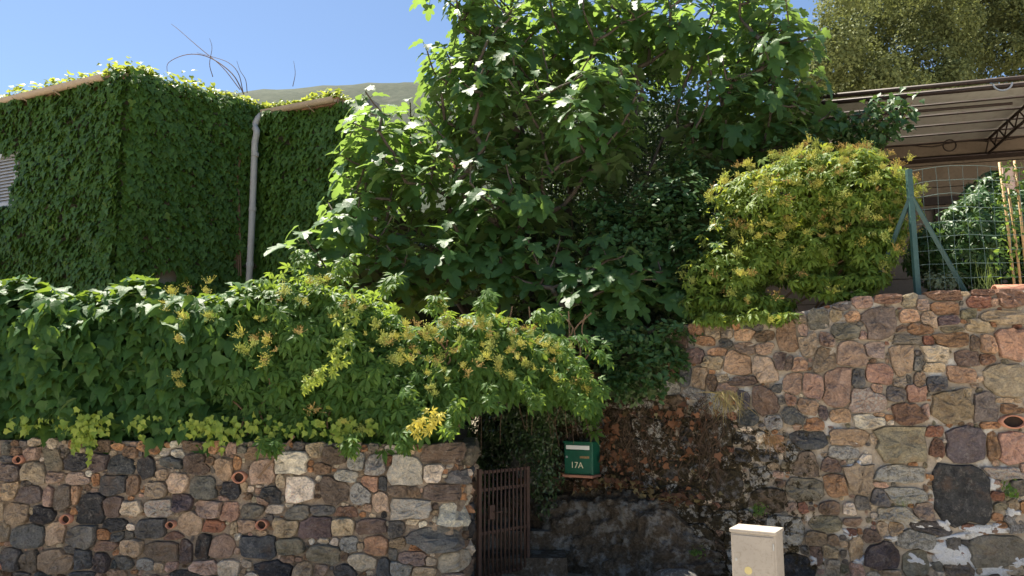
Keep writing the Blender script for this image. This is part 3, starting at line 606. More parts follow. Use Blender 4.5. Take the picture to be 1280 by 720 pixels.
def t_flower(seed=3, nb=56, flat=0.2):
    V, F = [(0, 0, -0.3)], []; r = random.Random(seed)
    for k in range(nb):
        c = Vector((r.gauss(0, 0.36), r.gauss(0, 0.36), r.gauss(0, flat) + 0.25)); s_ = r.uniform(0.06, 0.11); V.append(tuple(c + Vector((0.02, 0.02, 0)))); b = len(V); F.append((0, b, b - 1))
        for q in ((1, 0, 0), (-1, 0, 0), (0, 1, 0), (0, -1, 0), (0, 0, 1), (0, 0, -1)): V.append(tuple(c + Vector(q) * s_))
        F += [(b + i, b + j, b + k2) for i, j, k2 in ((0, 2, 4), (2, 1, 4), (1, 3, 4), (3, 0, 4), (2, 0, 5), (1, 2, 5), (3, 1, 5), (0, 3, 5))]
    return np.array(V), F
T_FLOWERS = [t_flower(3, 56, .2), t_flower(4, 30, .3), t_flower(5, 70, .35), t_flower(6, 20, .15)]
def flowers(P, nr, tp, sz, parent):
    k = RNG.integers(0, 4, len(P))
    for j in range(4): single_leaves('flower_cluster', 'flower%d' % j, T_FLOWERS[j], P[k == j], nr[k == j], tp[k == j], sz[k == j], M['flower'] if j < 2 else M['flower_green'] if j == 2 else M['flower_brown'], parent)
def nrmz(a): return a / np.maximum(np.linalg.norm(a, axis=1, keepdims=True), 1e-9)
def frames(nrm, tip):
    n = nrmz(nrm); t = tip - n * np.sum(tip * n, 1, keepdims=True); t = nrmz(t); x = np.cross(t, n)
    return np.stack([x, t, n], 2)                       # columns
def leaves(name, T, pos, nrm, tip, size, mat, parent=None, kind='stuff', smooth=False):
    V, F = T; Rm = frames(nrm, tip); n = len(pos); m = len(V)
    W = np.einsum('nij,mj->nmi', Rm * size[:, None, None], V) + pos[:, None, :]
    F = np.array(F); allF = (F[None] + (np.arange(n) * m)[:, None, None]).reshape(-1, 3)
    me = bpy.data.meshes.new(name); me.vertices.add(n * m); me.vertices.foreach_set('co', W.astype(np.float32).ravel())
    k = len(allF); me.loops.add(k * 3); me.loops.foreach_set('vertex_index', allF.astype(np.int32).ravel())
    me.polygons.add(k); me.polygons.foreach_set('loop_start', np.arange(0, k * 3, 3, dtype=np.int32)); me.polygons.foreach_set('loop_total', np.full(k, 3, np.int32))
    me.update(calc_edges=True); me.materials.append(mat)
    if smooth: me.polygons.foreach_set('use_smooth', np.ones(k, bool))
    o = bpy.data.objects.new(name, me); link(o, parent)
    if parent is not None: o.matrix_parent_inverse = parent.matrix_basis.inverted()
    if kind: tag(o, kind=kind)
    return o
_shared = {}
def single_leaves(name, key, T, pos, nrm, tip, size, mat, parent):       # each one an object, mesh data shared
    if key not in _shared:
        me = bpy.data.meshes.new(name); me.from_pydata([tuple(v) for v in T[0]], [], [tuple(f) for f in T[1]]); me.materials.append(mat); _shared[key] = me
    Rm = frames(nrm, tip); inv = parent.matrix_basis.inverted()
    for p, r, s_ in zip(pos, Rm, size):
        o = bpy.data.objects.new(name, _shared[key]); link(o, parent); o.matrix_parent_inverse = inv
        mt = Matrix([[r[0][0], r[0][1], r[0][2]], [r[1][0], r[1][1], r[1][2]], [r[2][0], r[2][1], r[2][2]]])
        o.matrix_basis = Matrix.Translation(Vector(p)) @ (mt * float(s_)).to_4x4()
def split_leaves(n_single, T, key, pos, nrm, tip, size, mat, parent, score, stuff='foliage'):
    od = np.argsort(-score); a, b = od[:n_single], od[n_single:]
    single_leaves('leaf', key, T, pos[a], nrm[a], tip[a], size[a], mat, parent)
    return leaves(stuff, T, pos[b], nrm[b], tip[b], size[b], mat, parent)
def jit(n, s_): return RNG.normal(size=(n, 3)) * s_
UP = np.array([0, 0, 1.0])
def project(P):
    P = np.asarray(P) - np.array(EYE); c, s_ = math.cos(PITCH), math.sin(PITCH)
    d = P[:, 1] * c + P[:, 2] * s_; v = -P[:, 1] * s_ + P[:, 2] * c
    return 640 + FPX * P[:, 0] / d, 360 - FPX * v / d
def blobs(bl, n, depth=0.35, power=1.0):
    """points in the outer shells of ellipsoids [(centre, radii)], inner parts of the others removed; returns pos, outward"""
    C_ = np.array([b[0] for b in bl], float); Rd = np.array([b[1] for b in bl], float)
    ar = (Rd[:, 0] * Rd[:, 1] + Rd[:, 1] * Rd[:, 2] + Rd[:, 0] * Rd[:, 2]); i = RNG.choice(len(bl), n * 2, p=ar / ar.sum())
    d = nrmz(RNG.normal(size=(n * 2, 3))); rad = 1 - depth * RNG.random(n * 2) ** power
    P = C_[i] + d * Rd[i] * rad[:, None]; out = nrmz(d / Rd[i])
    lump = (vnoise(P, 2.6, 11) * 0.16 + vnoise(P, 6.0, 12) * 0.12 + vnoise(P, 13.0, 13) * 0.06) * np.minimum(1, Rd[i].min(1) / 0.45 + 0.3); P = P + out * lump[:, None]
    keep = np.ones(len(P), bool)
    for k in range(len(bl)):
        q = np.linalg.norm((P - C_[k]) / Rd[k], axis=1); keep &= ~((q < 1 - depth) & (i != k))
    P, out = P[keep][:n], out[keep][:n]; return P, out
def px_blob(px, py, Y, rx, ry, rd):                      # ellipsoid seen around a pixel at distance Y
    c = at(px, py, Y); k = Y / FPX
    return ((c.x, c.y, c.z), (rx * k, rd, ry * k))

# ================================================================== HOUSE under ivy
EZ = 6.80
HC = Vector((-6.25, 12.0, 0)); HL = Vector((-8.73, 13.1, 0)); d1 = (HC - HL).normalized()
HI = HC + (Vector((1.62, 1.78, 0)))
HL = HC - d1 * 9.0; HR = HI + d1 * 2.35
house = empty('house', (HC.x, HC.y, 1.0)); tag(house, 'two storey house almost wholly covered in dark green ivy, with beige gutters', 'house')
def wallbox(a, b, z0, z1, nin, t=0.3):
    v = [(a.x, a.y, z0), (b.x, b.y, z0), (b.x, b.y, z1), (a.x, a.y, z1)]; q = nin * t
    v += [(x + q.x, y + q.y, z) for x, y, z in v]
    return v, [(0, 1, 2, 3), (5, 4, 7, 6), (1, 5, 6, 2), (4, 0, 3, 7), (3, 2, 6, 7), (1, 0, 4, 5)]
n1 = Vector((d1.y, -d1.x, 0)); dm = (HI - HC).normalized(); nm = Vector((dm.y, -dm.x, 0))
for a, b, nn in ((HL, HC, n1), (HC + dm * 0.003, HI, nm), (HI, HR, n1)):
    v, f = wallbox(a, b, 0.9, EZ, -nn); mesh_obj('wall', v, f, M['plaster'], house)
back = Vector((-n1.x, -n1.y, 0)) * 4.5; bk2 = back * 1.0
# roofs: two slabs rising away from the eaves
def roof(a, b, over, rise, back):
    o = n1 * over; m = MB(); top = EZ + 0.06
    v = [a + o, b + o, b + back, a + back]; v = [Vector((p.x, p.y, top + (0 if i < 2 else rise))) for i, p in enumerate(v)]
    m.add(v + [p - Vector((0, 0, 0.12)) for p in v], [(0, 1, 2, 3), (7, 6, 5, 4), (0, 4, 5, 1), (1, 5, 6, 2), (2, 6, 7, 3), (3, 7, 4, 0)])
    return m.obj('roof', M['roof'], house)
roof(HL, HC + d1 * 0.0, 0.16, 0.12, back); roof(HI - d1 * 0.02, HI + d1 * 1.8, 0.16, 0.12, back)
def gutter(a, b):
    m = MB(); n = 8; o = n1 * 0.24; vs = []; fs = []
    for p in (a + o, b + o):
        for k in range(n + 1):
            t = math.pi * k / n; q = n1 * (-math.cos(t) * 0.075)
            vs.append((p.x + q.x, p.y + q.y, EZ + 0.02 - math.sin(t) * 0.085))
        for k in range(n + 1):
            t = math.pi * k / n; q = n1 * (-math.cos(t) * 0.068)
            vs.append((p.x + q.x, p.y + q.y, EZ + 0.02 - math.sin(t) * 0.078))
    w_ = n + 1
    for k in range(n):
        fs.append((k, k + 1, 2 * w_ + k + 1, 2 * w_ + k)); fs.append((w_ + k + 1, w_ + k, 3 * w_ + k, 3 * w_ + k + 1))
    m.add(vs, fs); go = m.obj('gutter', M['gutter'], house, True)
    for s_ in np.arange(0.35, (b - a).length, 0.8):
        br = MB(); c = a + (b - a).normalized() * s_ + n1 * 0.12
        br.tube([(c.x, c.y, EZ - 0.12), (c.x + n1.x * 0.2, c.y + n1.y * 0.2, EZ - 0.075)], 0.012, 5)
        q = br.obj('bracket', M['gutter']); q.parent = go; q.matrix_parent_inverse = go.matrix_basis.inverted()
gutter(HL, HC - d1 * 0.32); gutter(HI + d1 * 0.10, HI + d1 * 1.78)
dp = HI + d1 * 0.16; m = MB()
pts = [(dp + n1 * 0.26, EZ - 0.04), (dp + n1 * 0.34, EZ - 0.16), (dp + n1 * 0.38 - d1 * 0.03, EZ - 0.30), (dp + n1 * 0.42 + d1 * 0.06, EZ - 0.44), (dp + n1 * 0.42 + d1 * 0.03, EZ - 0.62), (dp + n1 * 0.42 + d1 * 0.05, 4.8), (dp + n1 * 0.42 + d1 * 0.05, 1.2)]
pp = smooth_pts([(q.x, q.y, z) for q, z in pts[:5]], 4) + [Vector((q.x, q.y, z)) for q, z in pts[5:]]
m.tube(pp, 0.058, 10); dpo = m.obj('downpipe', M['pipe'], house, True)
for z in (5.9, 4.9, 3.9):
    c = MB(); q = pts[5][0]; c.tube([(q.x, q.y, z), (q.x, q.y, z + 0.07)], 0.066, 10); c = c.obj('pipe_collar', M['pipe'], None, False)
    c.parent = dpo; c.matrix_parent_inverse = dpo.matrix_basis.inverted()
# shuttered window on the left facade
wc = HC - d1 * 2.93; wz0, wz1 = 4.95, 5.78
def on_f(s_, z, o): q = wc + d1 * s_ + n1 * o; return (q.x, q.y, z)
wi = MB()
for s0, s1, z0, z1 in ((-0.52, 0.52, wz0 - 0.08, wz0), (-0.52, 0.52, wz1, wz1 + 0.08), (-0.52, -0.44, wz0, wz1), (0.44, 0.52, wz0, wz1)):
    v = [on_f(s_, z, o) for o in (0.004, 0.16) for z in (z0, z1) for s_ in (s0, s1)]
    wi.add(v, [(0, 2, 3, 1), (4, 5, 7, 6), (0, 1, 5, 4), (1, 3, 7, 5), (3, 2, 6, 7), (2, 0, 4, 6)])
wo = wi.obj('window', M['shutter'], house)
for s0, s1 in ((-0.44, -0.005), (0.005, 0.44)):
    sh = MB()
    for k in range(14):
        z = wz0 + (wz1 - wz0) * (k + 0.15) / 14
        v = [on_f(s_, z + dz, o) for o, dz in ((0.10, 0.045), (0.14, 0.0)) for s_ in (s0, s1)]
        v += [(x, y, z_ + 0.012) for x, y, z_ in v]
        sh.add(v, [(0, 1, 3, 2), (4, 6, 7, 5), (0, 4, 5, 1), (2, 3, 7, 6), (0, 2, 6, 4), (1, 5, 7, 3)])
    so_ = sh.obj('shutter', M['shutter']); so_.parent = wo; so_.matrix_parent_inverse = wo.matrix_basis.inverted()
# wall lantern near the foot of the middle wall
lp_ = at(236, 330, 12.75); ln = empty('wall_lantern', lp_); tag(ln, 'small dark wall lantern at the foot of the ivy covered house', 'lantern')
q = MB(); q.bbox(-0.07, 0.07, -0.07, 0.07, -0.1, 0.1, 0.01); q.obj('lamp_glass', M['dkglass'], ln, world=False)
q = MB(); q.tube([(0, 0, 0.1), (0, 0, 0.14), (0, 0, 0.2)], [0.12, 0.1, 0.01], 8); q.tube([(0, 0, 0.1), (0, 0.25, 0.1)], 0.012, 6); q.obj('lamp_cap', M['dkiron'], ln, world=False)

# ivy on the house
ivy = empty('ivy', (HC.x, HC.y - 0.3, 1.0)); tag(ivy, 'dense dark green ivy covering the house walls up to the gutters', 'ivy')
def wall_ivy(a, b, nn, dens, z0, z1, seed, hole=None):
    L = (b - a).length; n = int(L * (z1 - z0) * dens); s_ = RNG.uniform(-0.06, L + 0.06, n); z = RNG.uniform(z0, z1, n)
    base = np.array(a)[None] + np.outer(s_, np.array((b - a).normalized())); base[:, 2] = z
    sh = 0.13 * vnoise(np.c_[s_ * 1.0 + z * 0.5, z * 0.9 - s_ * .4, s_ * 0], 2.0, seed) + 0.05 * vnoise(np.c_[s_, z, s_ * 0], 7.0, seed + 1)
    dep = 0.12 + sh + RNG.random(n) * 0.09
    P = base + np.array(nn)[None] * dep[:, None]
    nr = np.array(nn)[None] * 1.0 + UP * 0.6 + jit(n, 0.2); tp = -UP[None] + jit(n, 0.30) + np.array(nn)[None] * 0.35
    sz = RNG.uniform(0.055, 0.135, n)
    if hole is not None:
        k = ~((np.abs(s_ - hole[0]) < hole[1]) & (z > hole[2]) & (z < hole[3])); P, nr, tp, sz = P[k], nr[k], tp[k], sz[k]
    return P, nr, tp, sz
parts = [wall_ivy(HL, HC, n1, 760, 2.2, EZ + 0.05, 21, ((wc - HL).length, 0.50, wz0 - 0.05, wz1 + 0.05)), wall_ivy(HC, HI, nm, 800, 2.2, EZ + 0.12, 31), wall_ivy(HI, HR, n1, 760, 2.4, EZ - 0.02, 41)]
# the rounded corner
nc = (n1 + nm).normalized(); parts.append(wall_ivy(HC - d1 * 0.25 , HC + dm * 0.25, nc, 600, 2.2, EZ + 0.1, 51))
P, nr, tp, sz = [np.concatenate(q) for q in zip(*parts)]
# bare plaster patches low on the walls
px_, py_ = project(P); hol = (np.hypot((px_ - 208) / 16, (py_ - 344) / 9) < 1) | (np.hypot((px_ - 313) / 9, (py_ - 330) / 8) < 1)
P, nr, tp, sz = P[~hol], nr[~hol], tp[~hol], sz[~hol]
yl = RNG.random(len(P)) < 0.012; leaves('yellowing_leaves', T_IVYS, P[yl], nr[yl], tp[yl], sz[yl], M['creeper_gold'], ivy)
leaves('foliage', T_IVYS, P[~yl], nr[~yl], tp[~yl], sz[~yl], M['ivy'], ivy)
# fringe of young shoots on the roof edge
def fringe(a, b, nn, n, up, back, seed):
    s_ = RNG.random(n); base = np.array(a)[None] + np.outer(s_, np.array(b - a)); r = np.random.default_rng(seed)
    h = np.abs(r.normal(size=n)) * up * (0.7 + 0.6 * vnoise(np.c_[s_ * 6, s_ * 0, s_ * 0], 1.5, seed))
    P = base + np.array(nn)[None] * (r.uniform(-back, 0.22, n))[:, None]; P[:, 2] = EZ + 0.08 + np.clip(h, 0, 0.5)
    return P, UP[None] + jit(n, 0.5) + np.array(nn)[None] * 0.3, np.array(nn)[None] + jit(n, 0.8), r.uniform(0.06, 0.11, n)
parts = [fringe(HL, HC, n1, 2300, 0.07, 0.5, 1), fringe(HC - d1 * 0.3, HI, nm, 2300, 0.10, 0.45, 2), fringe(HI, HI + d1 * 1.85, n1, 1000, 0.07, 0.5, 3), fringe(HC - d1 * 0.45, HC + dm * 0.35, nc, 700, 0.13, 0.3, 4)]
P, nr, tp, sz = [np.concatenate(q) for q in zip(*parts)]
leaves('young_shoots', T_IVYS, P, nr, tp, sz, M['young'], ivy)
st = MB()
def arc(px_pts, Y, r0, m):
    pts = smooth_pts([at(x, y, Y) for x, y in px_pts], 5); m.tube(pts, list(np.linspace(r0, r0 * 0.35, len(pts))), 5)
arc([(305, 118), (290, 92), (262, 72), (235, 68), (211, 78), (209, 92)], 13.4, 0.012, st); arc([(304, 116), (298, 92), (285, 78), (262, 70), (246, 66)], 13.4, 0.009, st)
arc([(300, 112), (278, 84), (252, 62), (238, 50), (222, 36), (214, 30)], 13.5, 0.009, st); arc([(266, 96), (262, 80), (265, 60), (262, 48)], 13.2, 0.008, st); arc([(366, 108), (369, 92), (367, 76)], 13.0, 0.007, st); arc([(309, 116), (307, 100), (300, 88), (296, 76)], 13.3, 0.008, st)
for k in range(4): arc([(292 + k * 3, 345), (296 + k, 290 - k * 14), (290 + k * 2, 235), (300, 180 + 8 * k), (306, 160)], 13.25, 0.014, st)
st.obj('stem', M['vinestem'], ivy)

# ================================================================== GATE, MAILBOX, CABINET
GH = at(599, 640, 6.86); gz1 = at(602, 588, 6.86).z; far = at(659, 583, 7.28)
gd = Vector((far.x - GH.x, far.y - GH.y, 0)); gl = gd.length
gate = empty('iron_gate', (GH.x, GH.y, 0.05), math.atan2(gd.y, gd.x)); tag(gate, 'rusty iron bar gate standing ajar at the end of the low stone wall', 'gate')
gh = gz1 - 0.05
for x in (0.0, gl):
    b = MB(); b.bbox(x - 0.018, x + 0.018, -0.018, 0.018, 0, gh + (0.012 if x == 0 else 0), 0.004); b.obj('frame_post', M['iron'], gate, world=False)
for z in (gh - 0.02, gh - 0.17, 0.42, 0.06):
    b = MB(); b.box(0.018, gl - 0.018, -0.009, 0.009, z - 0.013, z + 0.013); b.obj('rail', M['iron'], gate, world=False)
for k in range(1, 12):
    b = MB(); x = gl * k / 12; b.tube([(x, -0.016, 0.05), (x + random.uniform(-.003, .003), -0.016, gh * 0.5), (x, -0.016, gh)], 0.0085, 8); b.obj('bar', M['iron'], gate, True, world=False)
b = MB(); b.bbox(gl * 0.14, gl * 0.24, -0.05, -0.027, gh - 0.42, gh - 0.30, 0.004); b.tube([(gl * 0.21, -0.045, gh - 0.36), (gl * 0.21, -0.085, gh - 0.36), (gl * 0.33, -0.085, gh - 0.36)], 0.007, 6); b.obj('lock', M['iron'], gate, world=False)
# mailbox: front faces the gate
MB_R = R(-30); mb_c = at(723, 574, 7.70)
mbx = empty('mailbox', (mb_c.x, mb_c.y, at(723, 593, 7.7).z), MB_R); tag(mbx, 'green metal mailbox numbered 17A with a white letter slot, on the overgrown wall', 'mailbox')
w2, hh, dd = 0.155, 0.305, 0.17
b = MB(); b.bbox(-w2, w2, 0, dd, 0, hh, 0.006); b.obj('body', M['boxgreen'], mbx, world=False)
b = MB(); b.bbox(-w2 + 0.012, w2 - 0.012, -0.010, 0.004, 0.012, hh - 0.075, 0.003); dr = b.obj('door', M['boxgreen'], mbx, world=False)
b = MB(); b.bbox(-w2 - 0.006, w2 + 0.006, -0.022, dd + 0.01, hh - 0.003, hh + 0.012, 0.004); b.obj('lid', M['boxgreen'], mbx, world=False)
b = MB(); b.bbox(-w2 + 0.025, w2 - 0.035, -0.012, 0.002, hh - 0.066, hh - 0.026, 0.003); b.obj('letter_slot', M['white'], mbx, world=False)
b = MB(); b.bbox(0.02, w2 - 0.035, -0.014, -0.008, 0.155, 0.178, 0.002); q = b.obj('name_plate', M['brass'], dr, world=False)
b = MB(); b.tube([(-w2 + 0.035, -0.016, 0.165), (-w2 + 0.035, -0.005, 0.165)], 0.011, 12); b.obj('lock', M['metalgrey'], dr, world=False)
tc = bpy.data.curves.new('number', 'FONT'); tc.body = '17A'; tc.size = 0.083; tc.align_x = 'CENTER'; tc.extrude = 0.0012; to = bpy.data.objects.new('tmp', tc); COL.objects.link(to)
bpy.context.view_layer.update(); dg = bpy.context.evaluated_depsgraph_get(); tm = bpy.data.meshes.new_from_object(to.evaluated_get(dg)); bpy.data.objects.remove(to)
tm.materials.clear(); tm.materials.append(M['letter']); to = bpy.data.objects.new('house_number', tm); link(to, dr); to.location = (-0.012, -0.0125, 0.062); to.rotation_euler = (R(90), 0, 0)
# brick ledge the box stands on
b = MB(); b.bbox(-w2 - 0.01, w2 + 0.0, -0.03, 0.2, -0.03, -0.004, 0.004, Matrix.Translation(mbx.location) @ Matrix.Rotation(MB_R, 4, 'Z')); lo = b.obj('ledge_tile', M['terracotta']); tag(lo, 'thin pinkish clay tile ledge directly under the green mailbox', 'ledge')
# utility cabinet
cz = at(940, 657, 6.25); cc = at(969, 665, 6.1)
cab = empty('utility_cabinet', (cc.x, cc.y, 0), R(-32)); tag(cab, 'beige fibreglass utility cabinet standing against the foot of the stone wall', 'cabinet')
ch = cc.z; cw = 0.345
b = MB(); b.bbox(-cw, 0, 0, 0.24, 0.0, ch - 0.028, 0.008); b.obj('body', M['cabinet'], cab, world=False)
b = MB(); b.bbox(-cw - 0.008, 0.008, -0.012, 0.25, ch - 0.03, ch, 0.007); b.obj('lid', M['cabinet'], cab, world=False)
b = MB(); b.bbox(-cw + 0.014, -0.014, -0.008, 0.004, 0.06, ch - 0.045, 0.004); dr = b.obj('door', M['cabinet'], cab, world=False)
b = MB(); b.tube([(-cw + 0.04, -0.012, ch * 0.62), (-cw + 0.04, -0.002, ch * 0.62)], 0.011, 12); b.obj('lock', M['metalgrey'], dr, world=False)
for hz in (0.18, ch - 0.14):
    b = MB(); b.tube([(-0.016, -0.010, hz), (-0.016, -0.010, hz + 0.05)], 0.006, 8); b.obj('hinge', M['metalgrey'], dr, world=False)
b = MB(); b.tube([(-cw + 0.13, -0.0095, ch * 0.50), (-cw + 0.13, -0.006, ch * 0.50)], 0.03, 16); q = b.obj('sticker', mat_plain('faded yellow sticker', (0.55, 0.45, 0.2), 0.7, 0.1), dr, world=False)

# ================================================================== CANOPY SHED, FENCE
e1 = Vector((0.964, -0.265, 0)).normalized(); e2 = Vector((0.265, 0.964, 0)).normalized(); F0 = Vector((3.85, 9.35, 0)); ZS = at(1035, 128, 9.35).z
def sp(a, b, z): q = F0 + e1 * a + e2 * b; return Vector((q.x, q.y, z))
shed = empty('canopy_shed', sp(3, 1.5, 2.4)); tag(shed, 'open shed with a flat taupe canopy on dark lattice trusses above the wire fence', 'shed')
ZB = at(1160, 188, 11.5).z
A0, A1, DB = -0.6, 7.0, 2.35
def zc(b): return ZS + (ZB - ZS) * b / DB
NP = 5
for k in range(NP):                                     # the sheets between the purlins
    b0, b1 = DB * k / NP, DB * (k + 1) / NP - 0.012; m = MB(); nx = 76; v = []
    for dz in (0, 0.02):
        for bb in (b0, b1):
            for i in range(nx + 1):
                v.append(sp(A0 + (A1 - A0) * i / nx, bb, zc(bb) + dz + 0.003 * math.sin(i * 1.3)))
    n_ = nx + 1; f = []
    for i in range(nx): f += [(i, n_ + i, n_ + i + 1, i + 1), (2 * n_ + i, 2 * n_ + i + 1, 3 * n_ + i + 1, 3 * n_ + i), (i, i + 1, 2 * n_ + i + 1, 2 * n_ + i), (n_ + i + 1, n_ + i, 3 * n_ + i, 3 * n_ + i + 1)]
    m.add(v, f); m.obj('canopy_sheet', M['canopy'], shed)
for k in range(NP + 1):
    b = DB * k / NP; m = MB(); m.tube([sp(A0, b, zc(b) - 0.022), sp(A1, b, zc(b) - 0.022)], 0.013 if k else 0.03, 6); m.obj('purlin', M['dkiron'], shed, True)
m = MB(); m.tube([sp(A0, -0.04, ZS + 0.05), sp(A1, -0.04, ZS + 0.05)], 0.03, 8); m.obj('edge_pipe', M['dkiron'], shed, True)
m = MB(); m.tube([sp(A0, 0.25, ZS - 0.14), sp(2.3, 0.3, ZS - 0.14)], 0.018, 6); m.obj('hanging_rod', M['dkiron'], shed, True)
for a in (1.05, 2.6, 4.3):
    m = MB(); zt = lambda b: zc(b) - 0.045
    m.tube([sp(a, 0, zt(0)), sp(a + 0.02, DB, zt(DB))], 0.02, 6); m.tube([sp(a, 0.05, zt(0) - 0.16), sp(a + 0.02, DB, zt(DB) - 0.20)], 0.02, 6)
    for k in range(12):
        b0, b1 = DB * k / 12, DB * (k + 1) / 12; z0, z1 = (zt(b0), zt(b1) - 0.18) if k % 2 else (zt(b0) - 0.17, zt(b1)); m.tube([sp(a, b0, z0), sp(a, b1, z1)], 0.011, 5)
    m.obj('lattice_truss', M['dkiron'], shed)
m = MB(); m.tube([sp(A0, DB - 0.02, ZB - 0.27), sp(A1, DB - 0.02, ZB - 0.27)], 0.05, 4); m.obj('back_beam', M['dkiron'], shed)
pts = [sp(A0 + 0.3 * k, DB - 0.35, ZB - 0.10 - 0.025 * (k % 3) - 0.03 * abs(math.sin(k * 0.9))) for k in range(25)]; m = MB(); m.tube(smooth_pts(pts, 3), 0.009, 5); m.obj('cable', M['dkiron'], shed)
m = MB(); c = sp(2.05, DB - 0.3, ZB - 0.16); m.tube([c + e1 * 0.085 * math.cos(t) + Vector((0, 0, 0.085 * math.sin(t))) for t in np.linspace(0, 2 * math.pi, 17)], 0.011, 5); m.obj('cable_ring', M['dkiron'], shed)
m = MB(); c = sp(2.1, -0.05, ZS + 0.0); m.tube([c + e1 * 0.1 * math.cos(t) + Vector((0, 0, 0.09 * math.sin(t))) for t in np.linspace(math.pi, 2 * math.pi, 12)], 0.012, 5); m.obj('gutter_loop', M['metalgrey'], shed)
zg = 2.35
def sbox(a0, a1, b0, b1, z0, z1): 
    m = MB(); v = [sp(a, b, z) for z in (z0, z1) for b in (b0, b1) for a in (a0, a1)]; return m.add(v, [(0, 2, 3, 1), (4, 5, 7, 6), (0, 1, 5, 4), (1, 3, 7, 5), (3, 2, 6, 7), (2, 0, 4, 6)])
z = zg
while z < ZB + 0.05:                                     # back wall boards
    z1 = min(z + 0.34, ZB + 0.06); sbox(A0 - 0.5, A1, DB, DB + 0.1, z, z1 - 0.012).obj('wall_board', M['shedwall'], shed); z += 0.34
sbox(1.95, 3.1, DB - 0.03, DB - 0.004, zg + 1.1, zg + 1.95).obj('window_opening', M['dkglass'], shed)
for a in (1.85, 3.1): sbox(a, a + 0.1, DB - 0.06, DB - 0.004, zg + 1.0, zg + 2.05).obj('window_post', M['dkiron'], shed)
sbox(0.2, 3.2, DB - 0.05, DB - 0.005, zg + 2.1, zg + 2.22).obj('lintel', M['dkiron'], shed)
for a in (1.05, 4.3): sbox(a - 0.04, a + 0.04, 0.05, 0.13, zg, ZS - 0.2).obj('post', M['dkiron'], shed) if a > 4 else None
sbox(A0 - 0.5, A1, DB + 0.1, DB + 3, ZB + 0.07, ZB + 0.15).obj('rear_roof', M['canopy'], shed)

fen = empty('wire_fence', RP.pt(RP.hit(1146, 400)[0], rtop(RP.hit(1146, 400)[0]) - 0.05, -0.2)); tag(fen, 'green wire mesh fence with a braced steel post on top of the retaining wall', 'fence')
fb = at(1147, 366, 7.0); ft = at(1138, 212, 7.0); FP = Vector((fb.x, 7.0, 0)); fz0, fz1 = fb.z - 0.12, ft.z
def fpost(x, y, z0, z1):
    m = MB(); M4 = Matrix.Translation((x, y, 0)); m.bbox(-0.024, 0.024, -0.024, 0.024, z0, z1, 0.004, M4); return m.obj('post', M['fencegreen'], fen)
fpost(FP.x, FP.y, fz0, fz1)
fdir = Vector((0.985, -0.17, 0)).normalized()
q = FP + fdir * 2.6; fpost(q.x, q.y, fz0, fz1)
for tgt in (at(1208, 358, 6.98), at(1092, 352, 7.3)):
    m = MB(); t_ = Vector((tgt.x, tgt.y, tgt.z - 0.08)); m.tube([Vector((FP.x, FP.y - 0.01, at(1140, 245, 7.0).z)), t_], 0.024, 4); m.obj('brace', M['fencegreen'], fen)
m = MB(); nw, nh = 22, 9
def wp(i, j):
    q = FP + fdir * (0.118 * i) + Vector((0.0, 0.004, 0)); sag = 0.02 * math.sin(i * 0.6) + 0.025 * math.sin(i * .33)
    return Vector((q.x, q.y + 0.012 * math.sin(i * 1.7 + j), fz0 + 0.12 + (fz1 - fz0 - 0.14) * j / nh + sag * j / nh + 0.004 * math.sin(i * 2.1 + j * 3)))
for i in range(nw + 1): m.tube([wp(i, j) for j in range(nh + 1)], 0.0019, 4)
for j in range(nh + 1): m.tube([wp(i, j) for i in range(nw + 1)], 0.0019, 4)
m.obj('wire_mesh', M['wire'], fen)
# bamboo canes with a little board and a climber
cn = empty('cane_support', at(1264, 352, 6.85)); tag(cn, 'bamboo canes tied upright behind the wire fence carrying a climbing plant', 'plant support')
for (x0, y0, x1, y1) in ((1268, 356, 1249, 203), (1284, 356, 1268, 201), (1276, 356, 1260, 235)):
    m = MB(); m.tube([at(x0, y0, 6.9), at((x0 + x1) / 2 + 1, (y0 + y1) / 2, 6.9), at(x1, y1, 6.9)], 0.011, 7); m.obj('cane', M['cane'], cn, True)
m = MB(); v = [at(1253, 209, 6.91), at(1270, 208, 6.91), at(1274, 238, 6.91), at(1256, 240, 6.91)]; v += [p_ + Vector((0, 0.012, 0)) for p_ in v]
m.add(v, [(0, 3, 2, 1), (4, 5, 6, 7), (0, 1, 5, 4), (1, 2, 6, 5), (2, 3, 7, 6), (3, 0, 4, 7)]); m.obj('board', M['cloth'], cn)
# clay roof tile lying on the wall top
m = MB(); tu = RP.hit(1272, 372)[0]; vs = []; n = 10
for s_ in (-0.14, 0.16):
    for r_ in (0.085, 0.07):
        for k in range(n + 1):
            t = math.pi * k / n; vs.append(RP.pt(tu + s_, rtop(tu) - 0.03 + r_ * math.sin(t), -0.1 + r_ * math.cos(t)))
w_ = n + 1; fs = []
for k in range(n): fs += [(k, k + 1, 2 * w_ + k + 1, 2 * w_ + k), (w_ + k + 1, w_ + k, 3 * w_ + k, 3 * w_ + k + 1), (k + 1, k, w_ + k, w_ + k + 1), (2 * w_ + k, 2 * w_ + k + 1, 3 * w_ + k + 1, 3 * w_ + k)]
m.add(vs, fs); to = m.obj('roof_tile', M['terracotta'], None, True); tag(to, 'loose curved clay roof tile lying on top of the retaining wall', 'roof tile')
